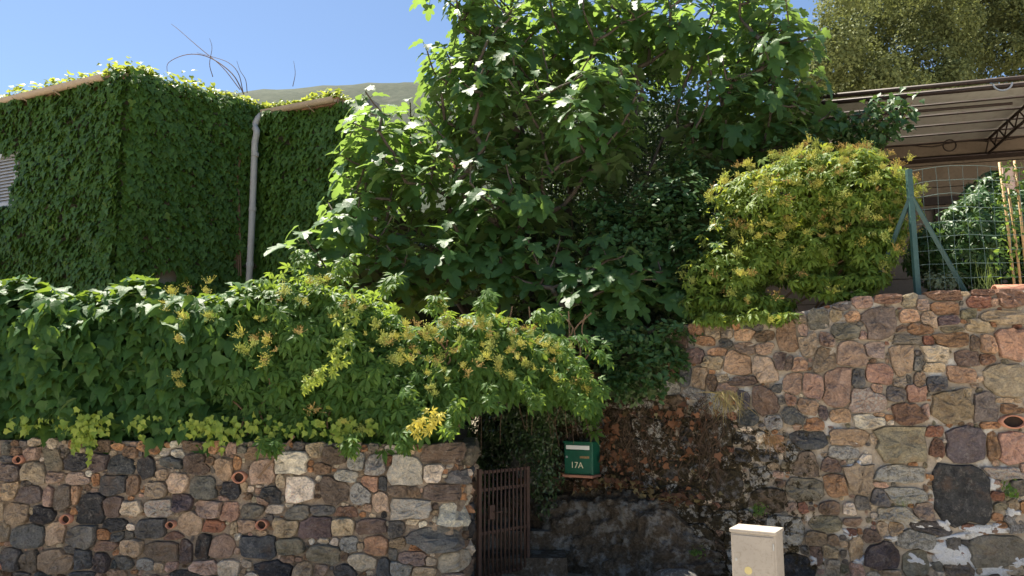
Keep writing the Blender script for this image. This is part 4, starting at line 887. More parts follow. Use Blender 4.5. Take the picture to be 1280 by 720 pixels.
# ================================================================== HANGING HEDGE ON THE LEFT WALL
TOPL = [(-200, 348), (0, 347), (60, 351), (120, 352), (180, 351), (240, 346), (300, 350), (340, 338), (385, 328), (430, 345), (475, 362), (505, 382), (550, 384), (600, 384), (645, 392), (690, 412), (725, 445), (748, 480)]
BOTL = [(-200, 542), (0, 543), (100, 546), (200, 545), (300, 549), (400, 549), (480, 545), (540, 540), (575, 520), (600, 492), (650, 484), (700, 488), (730, 494), (748, 500)]
def hedge_pts(x0, x1, n, seed, spread=0.16):
    r = np.random.default_rng(seed); px = r.uniform(x0, x1, n)
    front = 6.30 + np.interp(px, [0, 560, 640, 745], [0, 0.05, 0.25, 0.6])
    X = (px - 640) / FPX * front / math.cos(PITCH) * 0.985
    zt = np.array([at(x, np.interp(x, [q[0] for q in TOPL], [q[1] for q in TOPL]), f + 0.12).z for x, f in zip(px, front)])
    zb = np.array([at(x, np.interp(x, [q[0] for q in BOTL], [q[1] for q in BOTL]), f).z for x, f in zip(px, front)])
    s_ = r.random(n) * 1.42; isf = s_ < 1; t = np.clip(s_, 0, 1)
    th = np.clip(s_ - 1, 0, 1) / 0.42
    zb = zb - 0.05 + 0.075 * vnoise(np.c_[px * 0.05, px * 0, px * 0], 1.3, seed + 5) + 0.05 * vnoise(np.c_[px * 0.2, px * 0, px * 0], 1.1, seed + 6)
    zt = zt + 0.05 * vnoise(np.c_[px * 0.035, px * 0, px * 0], 1.3, seed + 7) + 0.03 * vnoise(np.c_[px * 0.15, px * 0, px * 0], 1.1, seed + 8)
    H = zt - zb; bul = 0.11 * np.sin(np.pi * np.clip(t * 0.85 + 0.12, 0, 1))        # belly of the face
    rnd = np.clip((t - 0.80) / 0.20, 0, 1)
    Y = front + 0.16 - bul + 0.16 * rnd ** 2 + np.where(isf, 0, th * 0.95)
    Z = zb + H * t - np.where(isf, 0, 0.10 * th ** 2)
    P = np.c_[X * (Y / front), Y, Z]
    out = np.c_[np.zeros(n), -np.cos(rnd * 1.2), np.sin(rnd * 1.2) + 0.05]; out[~isf] = (0, -0.12, 1)
    lump = 0.12 * vnoise(P, 3.1, 61) + 0.09 * vnoise(P, 7, 62) - 0.06
    P = P + out * (lump - r.random(n) * spread)[:, None]
    return P, out, isf, t, px
def clip_leaf(k, *a): return [q[k] for q in a]
hv = empty('ivy', (-3.4, 6.6, 1.2)); tag(hv, 'pointed-leaf ivy hanging thickly over the low stone wall, bright on top', 'ivy')
P, out, isf, t, px = hedge_pts(-190, 330, 7000, 61, 0.26)
k = RNG.random(len(P)) < np.interp(px, [190, 330], [1, 0.0]); P, out, isf, t, px = clip_leaf(k, P, out, isf, t, px); n = len(P)
nr = out * 0.8 + UP * 0.45 * isf[:, None] + jit(n, 0.36); tp = np.where(isf[:, None], -UP + out * 0.6, np.array([0, -1, 0.0])) + jit(n, 0.42); sz = RNG.uniform(0.07, 0.155, n)
x_, y_ = project(P); vis = (x_ > 5) & (isf); score = vis * 10 + RNG.random(n) + sz * 20 - P[:, 1]
split_leaves(300, T_IVY, 'hedge', P, nr, tp, sz, M['hedge'], hv, score)
P, out, isf, t, px = hedge_pts(-190, 340, 4500, 62, 0.3); P[:, 1] += 0.12
leaves('inner_foliage', T_IVY, P, out + jit(len(P), .4), -UP + jit(len(P), .4), np.full(len(P), 0.15), M['hedge'], hv)
# pale young shoots along the lower edge
n = 3600; px = RNG.uniform(-150, 470, n); cl_ = vnoise(np.c_[px * .055, px * 0, px * 0], 1.2, 9) + 0.5 * vnoise(np.c_[px * .21, px * 0, px * 0], 1.2, 8)
keep = RNG.random(n) < np.clip(0.22 + 0.75 * cl_, 0.02, 1) * np.interp(px, [0, 200, 330, 470], [1, 1, .6, .3]); px, cl_ = px[keep], np.clip(cl_[keep], 0, 1.3); n = len(px)
f_ = RNG.random(n); py = np.interp(px, [q[0] for q in BOTL], [q[1] for q in BOTL]) - 24 + f_ * (16 + 30 * cl_) + RNG.normal(size=n) * 4
P = np.array([at(a, b, 6.30 + 0.12 * c) for a, b, c in zip(px, py, RNG.random(n))])
ys = empty('young_ivy', (-3.4, 6.42, 1.2)); tag(ys, 'fringe of pale yellow-green young ivy shoots along the top of the low wall', 'ivy', None)
leaves('foliage', T_IVYS, P, np.array([[0, -1, 0.3]]) + jit(n, 0.4), -UP[None] + jit(n, 0.8), RNG.uniform(0.03, 0.068, n), M['young'], ys)

cv = empty('creeper', (-1.4, 6.6, 1.2)); tag(cv, 'flowering creeper with drooping leaflets and yellow flower clusters arching over the gate', 'creeper')
P, out, isf, t, px = hedge_pts(190, 748, 5200, 71, 0.28)
k = RNG.random(len(P)) < np.interp(px, [190, 330], [0.05, 1]); P, out, isf, t, px = clip_leaf(k, P, out, isf, t, px); n = len(P)
nr = out * 0.8 + UP * 0.45 * isf[:, None] + jit(n, 0.28); tp = np.where(isf[:, None], -UP + out * 0.55, np.array([0, -1, 0.1])) + jit(n, 0.45); sz = RNG.uniform(0.055, 0.135, n)
score = isf * 10 + RNG.random(n) + sz * 20
split_leaves(300, T_CREEP, 'creeper', P, nr, tp, sz, M['creeper'], cv, score)
P, out, isf, t, px = hedge_pts(260, 748, 3800, 72, 0.4); P[:, 1] += 0.15
leaves('inner_foliage', T_CREEP, P, out + jit(len(P), .5), -UP + jit(len(P), .5), np.full(len(P), 0.12), M['creeper'], cv)
# loose shoots standing out of the top
P, out, isf, t, px = hedge_pts(330, 500, 260, 73, 0.0); k = ~isf | (t > .9); P, out = P[k], out[k]; n = len(P); P[:, 2] += np.abs(RNG.normal(size=n)) * 0.06
leaves('shoots', T_CREEP, P, UP + jit(n, .5), jit(n, .8) - UP * .3, RNG.uniform(0.07, 0.11, n), M['creeper'], cv)
for k, (x0, y0, x1, y1) in enumerate([(700, 430, 752, 488), (690, 465, 738, 512), (650, 470, 668, 505), (610, 480, 616, 512), (720, 420, 765, 452), (660, 395, 700, 388), (600, 385, 612, 366), (540, 385, 548, 368), (480, 360, 492, 345), (575, 500, 560, 540), (500, 540, 506, 560), (440, 545, 436, 562), (380, 328, 372, 314), (420, 340, 436, 322), (330, 548, 340, 560)]):
    Y0 = 6.2 + np.interp(x0, [0, 560, 640, 745], [0, 0.05, 0.25, 0.6]); nn_ = 26; f_ = RNG.random(nn_)
    P = np.array([at(x0 + (x1 - x0) * f, y0 + (y1 - y0) * f + 10 * f * (1 - f), Y0) for f in f_]) + jit(nn_, 0.03)
    leaves('spray', T_CREEP, P, np.array([[0, -.7, .8]]) + jit(nn_, .4), np.array([[(x1 - x0) * .02, -.3, -.5]]) + jit(nn_, .5), RNG.uniform(.055, .10, nn_), M['creeper'], cv)
# flower clusters
fx = [(215, 365), (232, 358), (262, 352), (205, 378), (228, 395), (222, 425), (262, 395), (222, 470), (300, 435), (318, 430), (335, 425), (345, 438), (302, 415), (372, 375), (355, 365), (420, 395), (432, 388), (395, 470), (388, 512), (430, 528), (412, 345), (400, 352),
      (330, 400), (375, 410), (480, 428), (488, 420), (508, 420), (520, 405), (530, 418), (545, 412), (552, 385), (560, 400), (575, 400), (588, 402), (600, 408), (520, 440), (512, 450), (545, 455), (555, 462), (538, 485), (575, 425), (620, 420), (612, 432), (640, 425), (650, 430), (636, 440), (672, 428), (682, 432), (690, 440), (655, 455), (668, 462), (700, 470), (712, 478), (728, 485), (600, 450), (625, 455), (585, 465), (640, 470), (565, 440), (490, 450), (470, 405), (455, 385), (660, 410), (700, 445), (735, 478), (605, 395), (630, 402), (330, 455)]
if True:
    fx = fx + [(x + RNG.normal() * 9, y + RNG.normal() * 6) for x, y in fx for _ in range(2 if x > 440 else 1)]
    px = np.array([q[0] for q in fx], float); py = np.array([q[1] for q in fx], float)
    F_ = 6.30 + np.interp(px, [0, 560, 640, 745], [0, 0.05, 0.25, 0.6])
    P = np.array([at(a, b, f - 0.10 + 0.10 * RNG.random()) for a, b, f in zip(px, py, F_)]); n = len(P)
    flowers(P, np.array([[0, -.5, 1]]) + jit(n, .5), np.array([[0, -1, 0]]) + jit(n, .6), RNG.uniform(0.03, 0.075, n), cv)
# a trailing pale shoot down the face and one yellowed spray
def trail(pts, Y, n, mat, name, parent, s0, s1, T=T_CREEP, w_=5):
    pp = smooth_pts([at(x, y, Y) for x, y in pts], 8); ii = RNG.integers(0, len(pp), n)
    P = np.array([pp[i] for i in ii]) + RNG.normal(size=(n, 3)) * w_ * Y / FPX * np.array([1, 0.6, 1])
    o = leaves(name, T, P, np.array([[0, -1, .4]]) + jit(n, .45), -UP[None] + jit(n, .6), RNG.uniform(s0, s1, n), mat, parent); return pp
pp = trail([(442, 388), (436, 410), (428, 436), (418, 455), (400, 468), (378, 480)], 6.10, 75, M['young'], 'pale_shoot', cv, 0.04, 0.065)
trail([(545, 512), (538, 525), (528, 532), (522, 538)], 6.12, 26, M['yellowleaf'], 'yellowed_spray', cv, 0.045, 0.07, w_=7)
m = MB()
for k in range(26):
    x = RNG.uniform(150, 735); yb = np.interp(x, [q[0] for q in BOTL], [q[1] for q in BOTL]); pts = [at(x + RNG.normal() * 8, yb + 8 - j * 22, 6.66 + np.interp(x, [560, 745], [0, .65]) - 0.01 * j) for j in range(6)]
    m.tube(smooth_pts(pts, 3), 0.007, 5)
m.obj('stem', M['vinestem'], cv); tag(bpy.data.objects[m.last], kind='stuff')
m = MB(); m.tube([at(322, 598, 6.4), at(345, 570, 6.42), at(368, 545, 6.45)], 0.009, 5); m.obj('stem', M['vinestem'], cv)

# ================================================================== FIG TREE
fig = empty('fig_tree', (0.35, 9.2, 1.4)); tag(fig, 'large fig tree with broad lobed leaves spreading above the gate and hedge', 'tree')
FB = [px_blob(455, 270, 8.6, 50, 60, .7), px_blob(500, 190, 8.8, 80, 85, .9), px_blob(600, 110, 9.2, 85, 90, 1.0), px_blob(610, 250, 8.6, 95, 95, .9), px_blob(700, 35, 9.6, 130, 85, 1.0), px_blob(720, 150, 8.7, 90, 75, .8),
      px_blob(860, 20, 9.4, 130, 75, .9), px_blob(960, 70, 9.2, 72, 85, .9), px_blob(930, 150, 9.0, 95, 70, .8), px_blob(520, 320, 8.4, 100, 52, .6), px_blob(430, 318, 8.3, 42, 30, .5), px_blob(590, 15, 9.3, 52, 70, .8), px_blob(1000, 130, 9.0, 36, 50, .6)]
Q, out = blobs(FB, 1800, 0.5, 0.9)
# thin out to shoots that keep apart
keep = []
for i in range(len(Q)):
    if all((Q[i][0] - Q[j][0]) ** 2 + (Q[i][1] - Q[j][1]) ** 2 + (Q[i][2] - Q[j][2]) ** 2 > 0.26 ** 2 for j in keep): keep.append(i)
Q, out = Q[keep], out[keep]
low = [(720, 345, 7.75), (775, 350, 7.6), (800, 335, 7.7), (705, 385, 7.6), (760, 325, 7.8), (660, 300, 7.8), (690, 330, 7.9), (840, 340, 7.9), (820, 315, 8.0), (640, 345, 7.9), (740, 370, 7.6), (560, 350, 7.9), (600, 335, 7.9), (735, 335, 7.55), (790, 365, 7.5), (765, 345, 7.5), (715, 365, 7.55), (690, 360, 7.7), (670, 325, 7.8), (750, 300, 7.9), (625, 320, 7.9), (820, 350, 7.6), (700, 300, 8.0), (780, 320, 7.7)]
Q = np.vstack([Q, [tuple(at(*q)) for q in low]]); out = np.vstack([out, np.tile([0, -0.9, 0.3], (len(low), 1))])
# branches: every shoot grows from the nearest inner point of the skeleton
trunk_base = Vector((0.35, 9.2, 1.3)); nodes = [trunk_base]; par = [-1]
for tgt in (at(560, 260, 9.0), at(650, 190, 9.3), at(725, 170, 9.0), at(800, 120, 9.5), at(900, 150, 9.1), at(640, 40, 9.8), at(760, -40, 9.9), at(900, 10, 9.5), at(480, 240, 9.2)):
    prev = 0; a = trunk_base
    for k in range(1, 7):
        q = a.lerp(tgt, k / 6) + Vector((random.uniform(-.08, .08), random.uniform(-.08, .08), 0.12 * math.sin(math.pi * k / 6) + random.uniform(-.04, .04)))
        nodes.append(q); par.append(prev); prev = len(nodes) - 1
NA_ = np.array([tuple(q) for q in nodes]); base_d = np.linalg.norm(NA_ - NA_[0], axis=1)
tips = []
for i in np.argsort(np.linalg.norm(Q - NA_[0], axis=1)):
    q = Q[i]; dist = np.linalg.norm(NA_ - q, axis=1) + 0.25 * np.maximum(0, np.linalg.norm(NA_ - NA_[0], axis=1) - np.linalg.norm(q - NA_[0]) + .2) * 4
    j = int(np.argmin(dist)); a = NA_[j]; prev = j
    seg = 2 if dist[j] < 0.5 else 3
    for k in range(1, seg + 1):
        f = k / seg; p_ = a + (q - a) * f; p_[2] -= 0.06 * math.sin(math.pi * f) * np.linalg.norm(q - a)
        nodes.append(Vector(p_)); par.append(prev); prev = len(nodes) - 1; NA_ = np.vstack([NA_, p_])
    tips.append((prev, i))
cnt = [0.0] * len(nodes)
for tp_, _ in tips: cnt[tp_] += 1
for i in range(len(nodes) - 1, 0, -1): cnt[par[i]] += cnt[i]
rad = [min(0.075, 0.005 + 0.0042 * c ** 0.55) for c in cnt]
mt, mb_ = MB(), MB()
for i in range(1, len(nodes)):
    (mt if cnt[i] > 28 else mb_).tube([nodes[par[i]], nodes[i]], [rad[par[i]] if cnt[par[i]] < cnt[i] * 3 else rad[i] * 1.15, rad[i]], 6, False)
mt.obj('trunk', M['bark'], fig, True); mb_.obj('branches', M['bark'], fig, True)
LP_, LN, LT, LS = [], [], [], []; pet = MB(); cen = np.array(at(700, 120, 9.3))
for tp_, i in tips:
    q = Q[i]; o = out[i]; ax = nrmz(((o * 0.6 + UP * 0.6 + RNG.normal(size=3) * 0.3))[None])[0]
    a = nrmz(np.cross(ax, RNG.normal(size=3))[None])[0]; b = np.cross(ax, a); nl = RNG.integers(7, 11); ph = RNG.random() * 6.28
    for k in range(nl):
        t = ph + k * 2.4; f = k / nl; dr = a * math.cos(t) + b * math.sin(t)
        start = q - ax * 0.24 * (1 - f); ld = nrmz((dr * (1.0 - 0.5 * f) + ax * (0.15 + 0.9 * f) - UP * (0.45 * (1 - f)))[None])[0]
        base = start + ld * RNG.uniform(0.05, 0.13); LP_.append(base)
        LN.append(UP * 0.75 + dr * 0.15 + ax * 0.5 + o * np.array([1, 1, 0.2]) * 0.35 + RNG.normal(size=3) * 0.28); LT.append(ld - UP * RNG.uniform(0.1, 0.7)); LS.append(RNG.uniform(0.17, 0.30) * (1 - 0.4 * f) * (1.2 if q[1] < 8.05 else 1))
        if q[1] < 9.6: pet.tube([start, base], 0.004, 3, False)
pet.obj('petioles', M['grass'], fig); tag(bpy.data.objects['petioles'], kind='stuff')
LP_, LN, LT, LS = [np.array(q) for q in (LP_, LN, LT, LS)]
x_, y_ = project(LP_); score = ((x_ > 10) & (x_ < 1270) & (y_ > 0)) * 5 - LP_[:, 1] + LS * 4
split_leaves(300, T_FIG, 'fig', LP_, LN, LT, LS, M['fig'], fig, score)

# ================================================================== DARK EVERGREENS BEHIND AND BESIDE THE FIG
def bush(root, bl, n, T, mat, s0, s1, depth=0.4, nup=0.5, tipv=(0, 0, -0.2), trunkpts=None, name='crown', sprig=False):
    if sprig:
        P, out = blobs(bl, n // 7, depth); P = np.repeat(P, 7, 0) + jit(len(P) * 7, 0.012); out = np.repeat(out, 7, 0); q_ = nrmz(jit(len(P), 1.0)); n = len(P)
        tip = nrmz(out * 0.55 + q_ + UP * 0.25); o = leaves(name, T, P + tip * 0.02, out * 0.7 + UP * 0.7 - q_ * 0.5 + jit(n, .2), tip, RNG.uniform(s0, s1, n), mat, root)
    else:
      P, out = blobs(bl, n, depth); n = len(P)
      o = leaves(name, T, P, out + UP * nup + jit(n, 0.55), out * 0.6 + np.array([tipv]) + jit(n, 0.7), RNG.uniform(s0, s1, n), mat, root)
    if trunkpts:
        m = MB()
        for pts, r0 in trunkpts: pp = smooth_pts(pts, 5); m.tube(pp, list(np.linspace(r0, r0 * 0.4, len(pp))), 7)
        m.obj('trunk', M['bark'], root, True)
    return o
ev = empty('evergreen_tree', (1.1, 10.6, 1.8)); tag(ev, 'dark small-leaved evergreen tree filling the space behind the fig tree', 'tree')
EB = [px_blob(720, 250, 10.3, 120, 120, 1.0), px_blob(790, 140, 10.7, 110, 110, 1.0), px_blob(860, 250, 10.0, 90, 120, .9), px_blob(640, 320, 9.6, 90, 80, .8), px_blob(800, 350, 9.2, 90, 70, .7), px_blob(930, 200, 10.6, 80, 90, .8), px_blob(560, 340, 9.6, 70, 50, .6), px_blob(730, 400, 8.6, 110, 60, .5)]
bush(ev, EB, 52000, T_SMALL, M['laurel'], 0.05, 0.085, 0.55, trunkpts=[([(1.1, 10.6, 1.5), (1.2, 10.6, 3), (1.4, 10.7, 4.6)], 0.12), ([(1.15, 10.6, 2.4), (0.7, 10.4, 3.6), (0.3, 10.3, 4.4)], 0.07)])
es = empty('evergreen_shrub', (1.75, 7.9, 2.3)); tag(es, 'mid green broad-leaved shrub between the fig and the yellow flowering bush', 'shrub')
SB = [px_blob(840, 260, 8.2, 70, 60, .5), px_blob(790, 300, 8.3, 60, 50, .5), px_blob(880, 320, 8.0, 60, 60, .4), px_blob(990, 190, 8.6, 50, 28, .4), px_blob(860, 215, 8.5, 50, 30, .4), px_blob(760, 265, 8.5, 40, 40, .4), px_blob(850, 375, 7.8, 40, 28, .3)]
bush(es, SB, 11000, T_BROAD, M['spindle'], 0.05, 0.09, 0.6, sprig=True, trunkpts=[([(1.75, 7.95, 2.1), (1.8, 8.1, 2.8), (1.7, 8.2, 3.4)], 0.04)])
hs = empty('hanging_shrub', (1.1, 7.75, 2.3)); tag(hs, 'shaded broad-leaved shrub hanging over the wall above the green mailbox', 'shrub')
HB = [px_blob(790, 425, 7.55, 62, 36, .3), px_blob(800, 465, 7.45, 46, 36, .22), px_blob(755, 440, 7.6, 40, 40, .25), px_blob(830, 440, 7.45, 30, 30, .2), px_blob(770, 480, 7.45, 30, 24, .15), px_blob(740, 400, 7.7, 40, 24, .2), px_blob(842, 415, 7.4, 26, 18, .15), px_blob(815, 490, 7.4, 16, 12, .1), px_blob(850, 455, 7.38, 12, 14, .08)]
bush(hs, HB, 4600, T_BROAD, M['spindle'], 0.045, 0.08, 0.7, sprig=True, trunkpts=[([(1.1, 7.8, 2.1), (1.15, 7.7, 2.3), (1.2, 7.6, 2.1)], 0.03)])
# ivy curtain round the gate
ic = empty('gate_ivy', (0.1, 8.3, 0)); tag(ic, 'dark fine-leaved ivy curtain hanging behind and beside the iron gate', 'ivy')
IB = [px_blob(680, 560, 7.75, 22, 90, .16), px_blob(660, 520, 8.0, 60, 60, .35), px_blob(620, 540, 8.6, 60, 70, .4), px_blob(620, 640, 8.9, 60, 90, .35), px_blob(700, 505, 7.6, 44, 30, .2), px_blob(585, 600, 8.2, 25, 110, .4), px_blob(690, 455, 7.9, 80, 40, .4), px_blob(600, 460, 8.2, 80, 50, .5)]
bush(ic, IB, 26000, T_SMALL, M['laurel'], 0.03, 0.06, 0.6, 0.3, (0, 0, -0.9), name='foliage')
m = MB()
for k in range(34):
    x = RNG.uniform(600, 745); y0 = RNG.uniform(470, 500); L = RNG.uniform(15, 75); Y = RNG.uniform(7.2, 7.7)
    m.tube(smooth_pts([at(x, y0, Y), at(x + RNG.normal() * 4, y0 + L * .5, Y), at(x + RNG.normal() * 7, y0 + L, Y)], 3), 0.003, 3, False)
tag(m.obj('hanging_tendrils', M['drystem'], ic), kind='stuff')

# ================================================================== FLOWERING BUSH ON THE RIGHT WALL
fbush = empty('flowering_creeper', (2.75, 7.55, 2.4)); tag(fbush, 'sunlit creeper bush with golden flower clusters on top of the retaining wall', 'creeper')
BB = [px_blob(985, 262, 7.7, 85, 52, .5), px_blob(1070, 245, 7.6, 65, 55, .5), px_blob(1040, 220, 7.8, 70, 34, .45), px_blob(1000, 320, 7.45, 95, 52, .42), px_blob(1075, 315, 7.4, 55, 55, .38), px_blob(920, 345, 7.5, 60, 42, .35), px_blob(950, 380, 7.3, 55, 26, .25), px_blob(890, 380, 7.5, 40, 26, .25), px_blob(1030, 352, 7.2, 60, 24, .25), px_blob(960, 396, 7.1, 44, 14, .16), px_blob(1085, 350, 7.2, 34, 20, .2), px_blob(905, 398, 7.3, 40, 14, .15), px_blob(1055, 368, 7.05, 40, 10, .12), px_blob(1105, 285, 7.4, 26, 40, .2), px_blob(1000, 200, 7.8, 24, 14, .15), px_blob(1085, 195, 7.7, 22, 14, .15), px_blob(930, 235, 7.9, 26, 16, .2)]
P, out = blobs(BB, 7000, 0.4); n = len(P); nr = out * .7 + UP * 0.6 + jit(n, .35); tp = out * .5 - UP * .6 + jit(n, .5); sz = RNG.uniform(0.06, 0.11, n)
x_, y_ = project(P); score = -P[:, 1] * 4 + RNG.random(n) * 1.5 + sz * 10
split_leaves(260, T_CREEP, 'creeper2', P, nr, tp, sz, M['creeper_gold'], fbush, score)
P, out = blobs(BB, 2600, 0.08); x_, y_ = project(P); toward = (out[:, 1] < 0.3)
lit = np.where((y_ < 300), 1.0, np.where(y_ < 350, 0.45, 0.22)) * np.interp(x_, [880, 930], [0.35, 1]); k = toward & (RNG.random(len(P)) < lit); P, out = P[k][:290], out[k][:290]; n = len(P)
flowers(P + out * 0.04, out + UP + jit(n, .4), jit(n, 1), RNG.uniform(0.03, 0.085, n), fbush)
m = MB()
for k in range(14):
    a = Vector((2.75 + RNG.normal() * .4, 7.6 + RNG.normal() * .1, 2.25)); b_ = BB[RNG.integers(0, len(BB))][0]; m.tube(smooth_pts([a, (a + Vector(b_)) / 2 + Vector((0, 0, .1)), b_], 4), 0.011, 5)
m.obj('stem', M['vinestem'], fbush)
# climber reaching up to the canopy
cl = empty('climbing_vine', at(1062, 230, 8.6)); tag(cl, 'slender vine reaching up towards the shed canopy above the golden bush', 'vine')
m = MB(); P = []
for pts in ([(1062, 235), (1075, 200), (1085, 165), (1110, 142)], [(1062, 235), (1058, 190), (1064, 160), (1090, 135), (1118, 128)], [(1078, 195), (1100, 172), (1128, 148), (1140, 128)], [(1060, 190), (1050, 165), (1048, 150)]):
    m = MB(); pp = smooth_pts([at(x, y, 8.6) for x, y in pts], 8); m.tube(pp, list(np.linspace(0.012, 0.004, len(pp))), 5); P += [p_ for p_ in pp for _ in range(9 if p_.z < at(0, 150, 8.6).z else 4)]; m.obj('stem', M['vinestem'], cl)
P = np.array(P) + jit(len(P), 0.07); n = len(P)
leaves('foliage', T_IVYS, P, np.array([[0, -.6, .8]]) + jit(n, .5), -UP + jit(n, .7), RNG.uniform(0.06, 0.11, n), M['spindle'], cl)

# ivy and weeds behind the wire fence
fi = empty('shrub', (4.6, 7.6, 2.4)); tag(fi, 'dark leafy climber growing behind the wire fence', 'shrub')
GB = [px_blob(1225, 300, 8.0, 60, 55, .4), px_blob(1180, 315, 8.0, 40, 36, .35), px_blob(1275, 270, 8.2, 45, 60, .4), px_blob(1250, 240, 8.6, 36, 22, .3), px_blob(1320, 300, 7.9, 40, 60, .4)]
bush(fi, GB, 2600, T_CREEP, M['spindle'], 0.07, 0.12, 0.35, 0.4, (0, 0, -.7))
wd = empty('weed', at(1175, 360, 7.1)); tag(wd, 'pale small-leaved weed at the foot of the fence brace', 'weed')
P, out = blobs([px_blob(1172, 348, 7.15, 16, 14, .1), px_blob(1190, 350, 7.15, 18, 14, .1), px_blob(1160, 345, 7.2, 8, 14, .08)], 420, 0.8); leaves('foliage', T_BROAD, P, out + UP, out + jit(len(P), .5), RNG.uniform(.025, .05, len(P)), mat_leaf('pale weed leaf', (0.15, 0.18, 0.10), (0.26, 0.29, 0.17), (0.3, 0.35, 0.12), .3), wd)
cp = empty('climbing_plant', at(1266, 352, 6.88)); tag(cp, 'thin climbing plant twining up the bamboo canes', 'plant')
P = np.array([at(x, y, 6.87) for x, y in [(1262 + 12 * math.sin(k * 1.1) + RNG.normal() * 5 + (k - 100) * 0.06, 345 - k * 0.72) for k in range(200)]]) + jit(200, .012); leaves('foliage', T_BROAD, P, np.array([[0, -1, .5]]) + jit(200, .5), jit(200, .8), RNG.uniform(.03, .06, 200), M['creeper'], cp)
def tuft(name, label, cat, base, n, h, mat, spread, droop=0.4, hang=False):
    t = empty(name, base); tag(t, label, cat); P = np.tile(np.array(base), (n, 1)) + RNG.normal(size=(n, 3)) * np.array([spread, spread * .4, 0.01])
    d = RNG.normal(size=(n, 3)) * 0.45 + (np.array([0, -0.5, -1.0]) if hang else np.array([0, -.1, 1.0])); leaves('blades', T_BLADE, P, np.array([[0, -1, .2]]) + jit(n, .4), d, RNG.uniform(.5, 1, n) * h, mat, t)
tuft('grass_tuft', 'tall thin green grass blades beside the weed under the fence', 'grass', at(1232, 362, 7.0), 22, 0.34, M['grass'], 0.05)
tuft('grass_tuft', 'straw coloured grass tuft hanging on the wall beside the mossy stones', 'grass', at(908, 490, 7.15), 60, 0.36, M['drygrass'], 0.06, hang=True)
tuft('grass_tuft', 'orange dry grass tuft low on the rough part of the wall', 'grass', at(962, 545, 6.95), 70, 0.2, mat_leaf('orange dry grass', (0.3, 0.17, 0.07), (0.42, 0.25, 0.1), (0.4, 0.25, 0.1), .3), 0.04, hang=True)
tuft('grass_tuft', 'small green tuft growing between lower stones near the dark slab', 'grass', at(1130, 632, 6.72), 40, 0.09, M['grass'], 0.03)
pl = empty('wall_weed', at(1266, 612, 6.58)); tag(pl, 'small green plant rooted in the wall right of the dark slab', 'weed')
P, out = blobs([px_blob(1264, 612, 6.56, 7, 8, .04)], 40, .9); leaves('foliage', T_BROAD, P, out, -UP + jit(len(P), .6), RNG.uniform(.03, .05, len(P)), M['creeper'], pl)

for px0, py0, Y0, lab in ((868, 690, 7.15, 'small green weed growing from the rock left of the beige cabinet'), (948, 636, 6.85, 'small green weed on the wall just above the beige cabinet')):
    pl = empty('wall_weed', at(px0, py0, Y0)); tag(pl, lab, 'weed'); P, out = blobs([px_blob(px0, py0, Y0, 13, 9, .06)], 60, .9); leaves('foliage', T_BROAD, P, out + UP * .5, -UP * .2 + jit(len(P), .6), RNG.uniform(.02, .04, len(P)), M['creeper'], pl)
# dead creeper on the wall beside the mailbox
dv = empty('dead_creeper', RP.pt(RP.hit(810, 540)[0], 0.8, 0.1)); tag(dv, 'withered brown creeper clinging to the wall beside the green mailbox', 'creeper')
n = 1500; px = np.concatenate([RNG.normal(800, 38, n // 2), RNG.uniform(752, 905, n // 2)]); py = np.concatenate([RNG.normal(530, 24, n // 2), RNG.normal(555, 32, n // 2)])
k = (px > 748) & (px < 915) & (py > 495) & (py < 625) & (py < 640 - np.abs(px - 830) * 0.2); px, py = px[k], py[k]
k = RNG.random(len(px)) < np.clip(0.35 + 1.1 * vnoise(np.c_[px * .05, py * .05, px * 0], 1.5, 77), 0, 1) * np.interp(px, [748, 770, 880, 915], [.3, 1, .6, .1]); px, py = px[k], py[k]
P = np.array([RP.pt(*RP.hit(a, b), 0.05 + 0.10 * RNG.random()) for a, b in zip(px, py)]); n = len(P)
leaves('foliage', T_IVYS, P, np.array([[-.4, -.9, .3]]) + jit(n, .7), -UP + jit(n, .8), RNG.choice([.02, .03, .045, .07], n) * RNG.uniform(.8, 1.2, n), M['dead'], dv)
m = MB()
for k in range(120):
    x = RNG.choice([RNG.normal(785, 22), RNG.normal(888, 9), RNG.uniform(755, 900)]); y = RNG.uniform(495, 560); L = RNG.uniform(20, 75); pts = []
    for j in range(5):
        h = RP.hit(min(915, max(746, x + RNG.normal() * 5)), y + L * j / 4); pts.append(RP.pt(h[0], h[1], 0.05 + 0.07 * RNG.random()))
    m.tube(smooth_pts(pts, 2), 0.0032, 3, False)
m.obj('stem', M['drystem'], dv)
dl = empty('leaf_litter', RP.pt(RP.hit(820, 630)[0], 0.7, 0.2)); tag(dl, 'fallen brown leaves lying along the rock ledge under the mailbox', 'leaves')
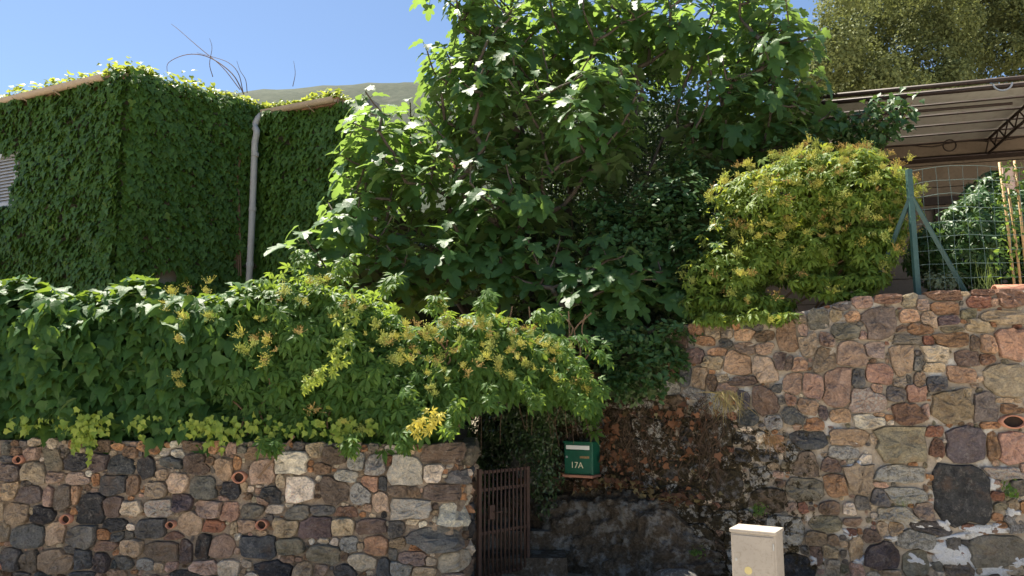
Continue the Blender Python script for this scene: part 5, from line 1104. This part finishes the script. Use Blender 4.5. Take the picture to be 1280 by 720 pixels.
n = 260; uu = RNG.uniform(RP.hit(730, 600)[0], RP.hit(880, 600)[0], n); P = np.array([RP.pt(u, 0.77 + 0.06 * math.sin(u * 5) + RNG.uniform(-.05, .05), RNG.uniform(0.03, 0.32)) for u in uu]); leaves('foliage', T_IVYS, P, UP + jit(n, .5), jit(n, 1), RNG.uniform(.03, .075, n), M['dead'], dl)

# ================================================================== HOLM OAK BEHIND THE SHED
ok_ = empty('holm_oak', (9.2, 17, 2.5)); tag(ok_, 'grey-green holm oak with a dense crown rising behind the shed canopy', 'tree')
OB = [px_blob(1090, 40, 17, 80, 85, 1.5), px_blob(1060, 95, 16.5, 60, 60, 1.2), px_blob(1150, 75, 16, 70, 65, 1.2), px_blob(1150, -30, 17.5, 110, 80, 1.6), px_blob(1130, 120, 16.2, 90, 50, 1.2)] + [px_blob(RNG.uniform(1020, 1210), RNG.uniform(-40, 110), RNG.uniform(14.6, 15.6), RNG.uniform(24, 44), RNG.uniform(18, 32), .55) for _ in range(18)]
bush(ok_, OB, 60000, T_SMALL, M['oak'], 0.065, 0.12, 0.30, 0.4, trunkpts=[([(9.2, 17, 2), (9.0, 17, 5), (8.6, 17, 8)], 0.28)])
ok2 = empty('holm_oak', (12.4, 18.5, 2.5)); tag(ok2, 'darker holm oak standing half hidden beside the grey-green oak, over the canopy edge', 'tree')
OB = [px_blob(1250, 60, 18.5, 55, 70, 1.4), px_blob(1230, -20, 19, 60, 70, 1.4), px_blob(1330, 40, 18, 80, 90, 1.5), px_blob(1262, 90, 18, 50, 40, 1.1), px_blob(1310, -60, 19, 90, 80, 1.5)] + [px_blob(RNG.uniform(1210, 1330), RNG.uniform(-50, 110), RNG.uniform(16.4, 17.4), RNG.uniform(24, 44), RNG.uniform(18, 32), .55) for _ in range(14)]
bush(ok2, OB, 50000, T_SMALL, M['oak'], 0.065, 0.12, 0.30, 0.4, trunkpts=[([(12.4, 18.5, 2), (12.3, 18.5, 6), (12.2, 18.5, 9)], 0.26)])
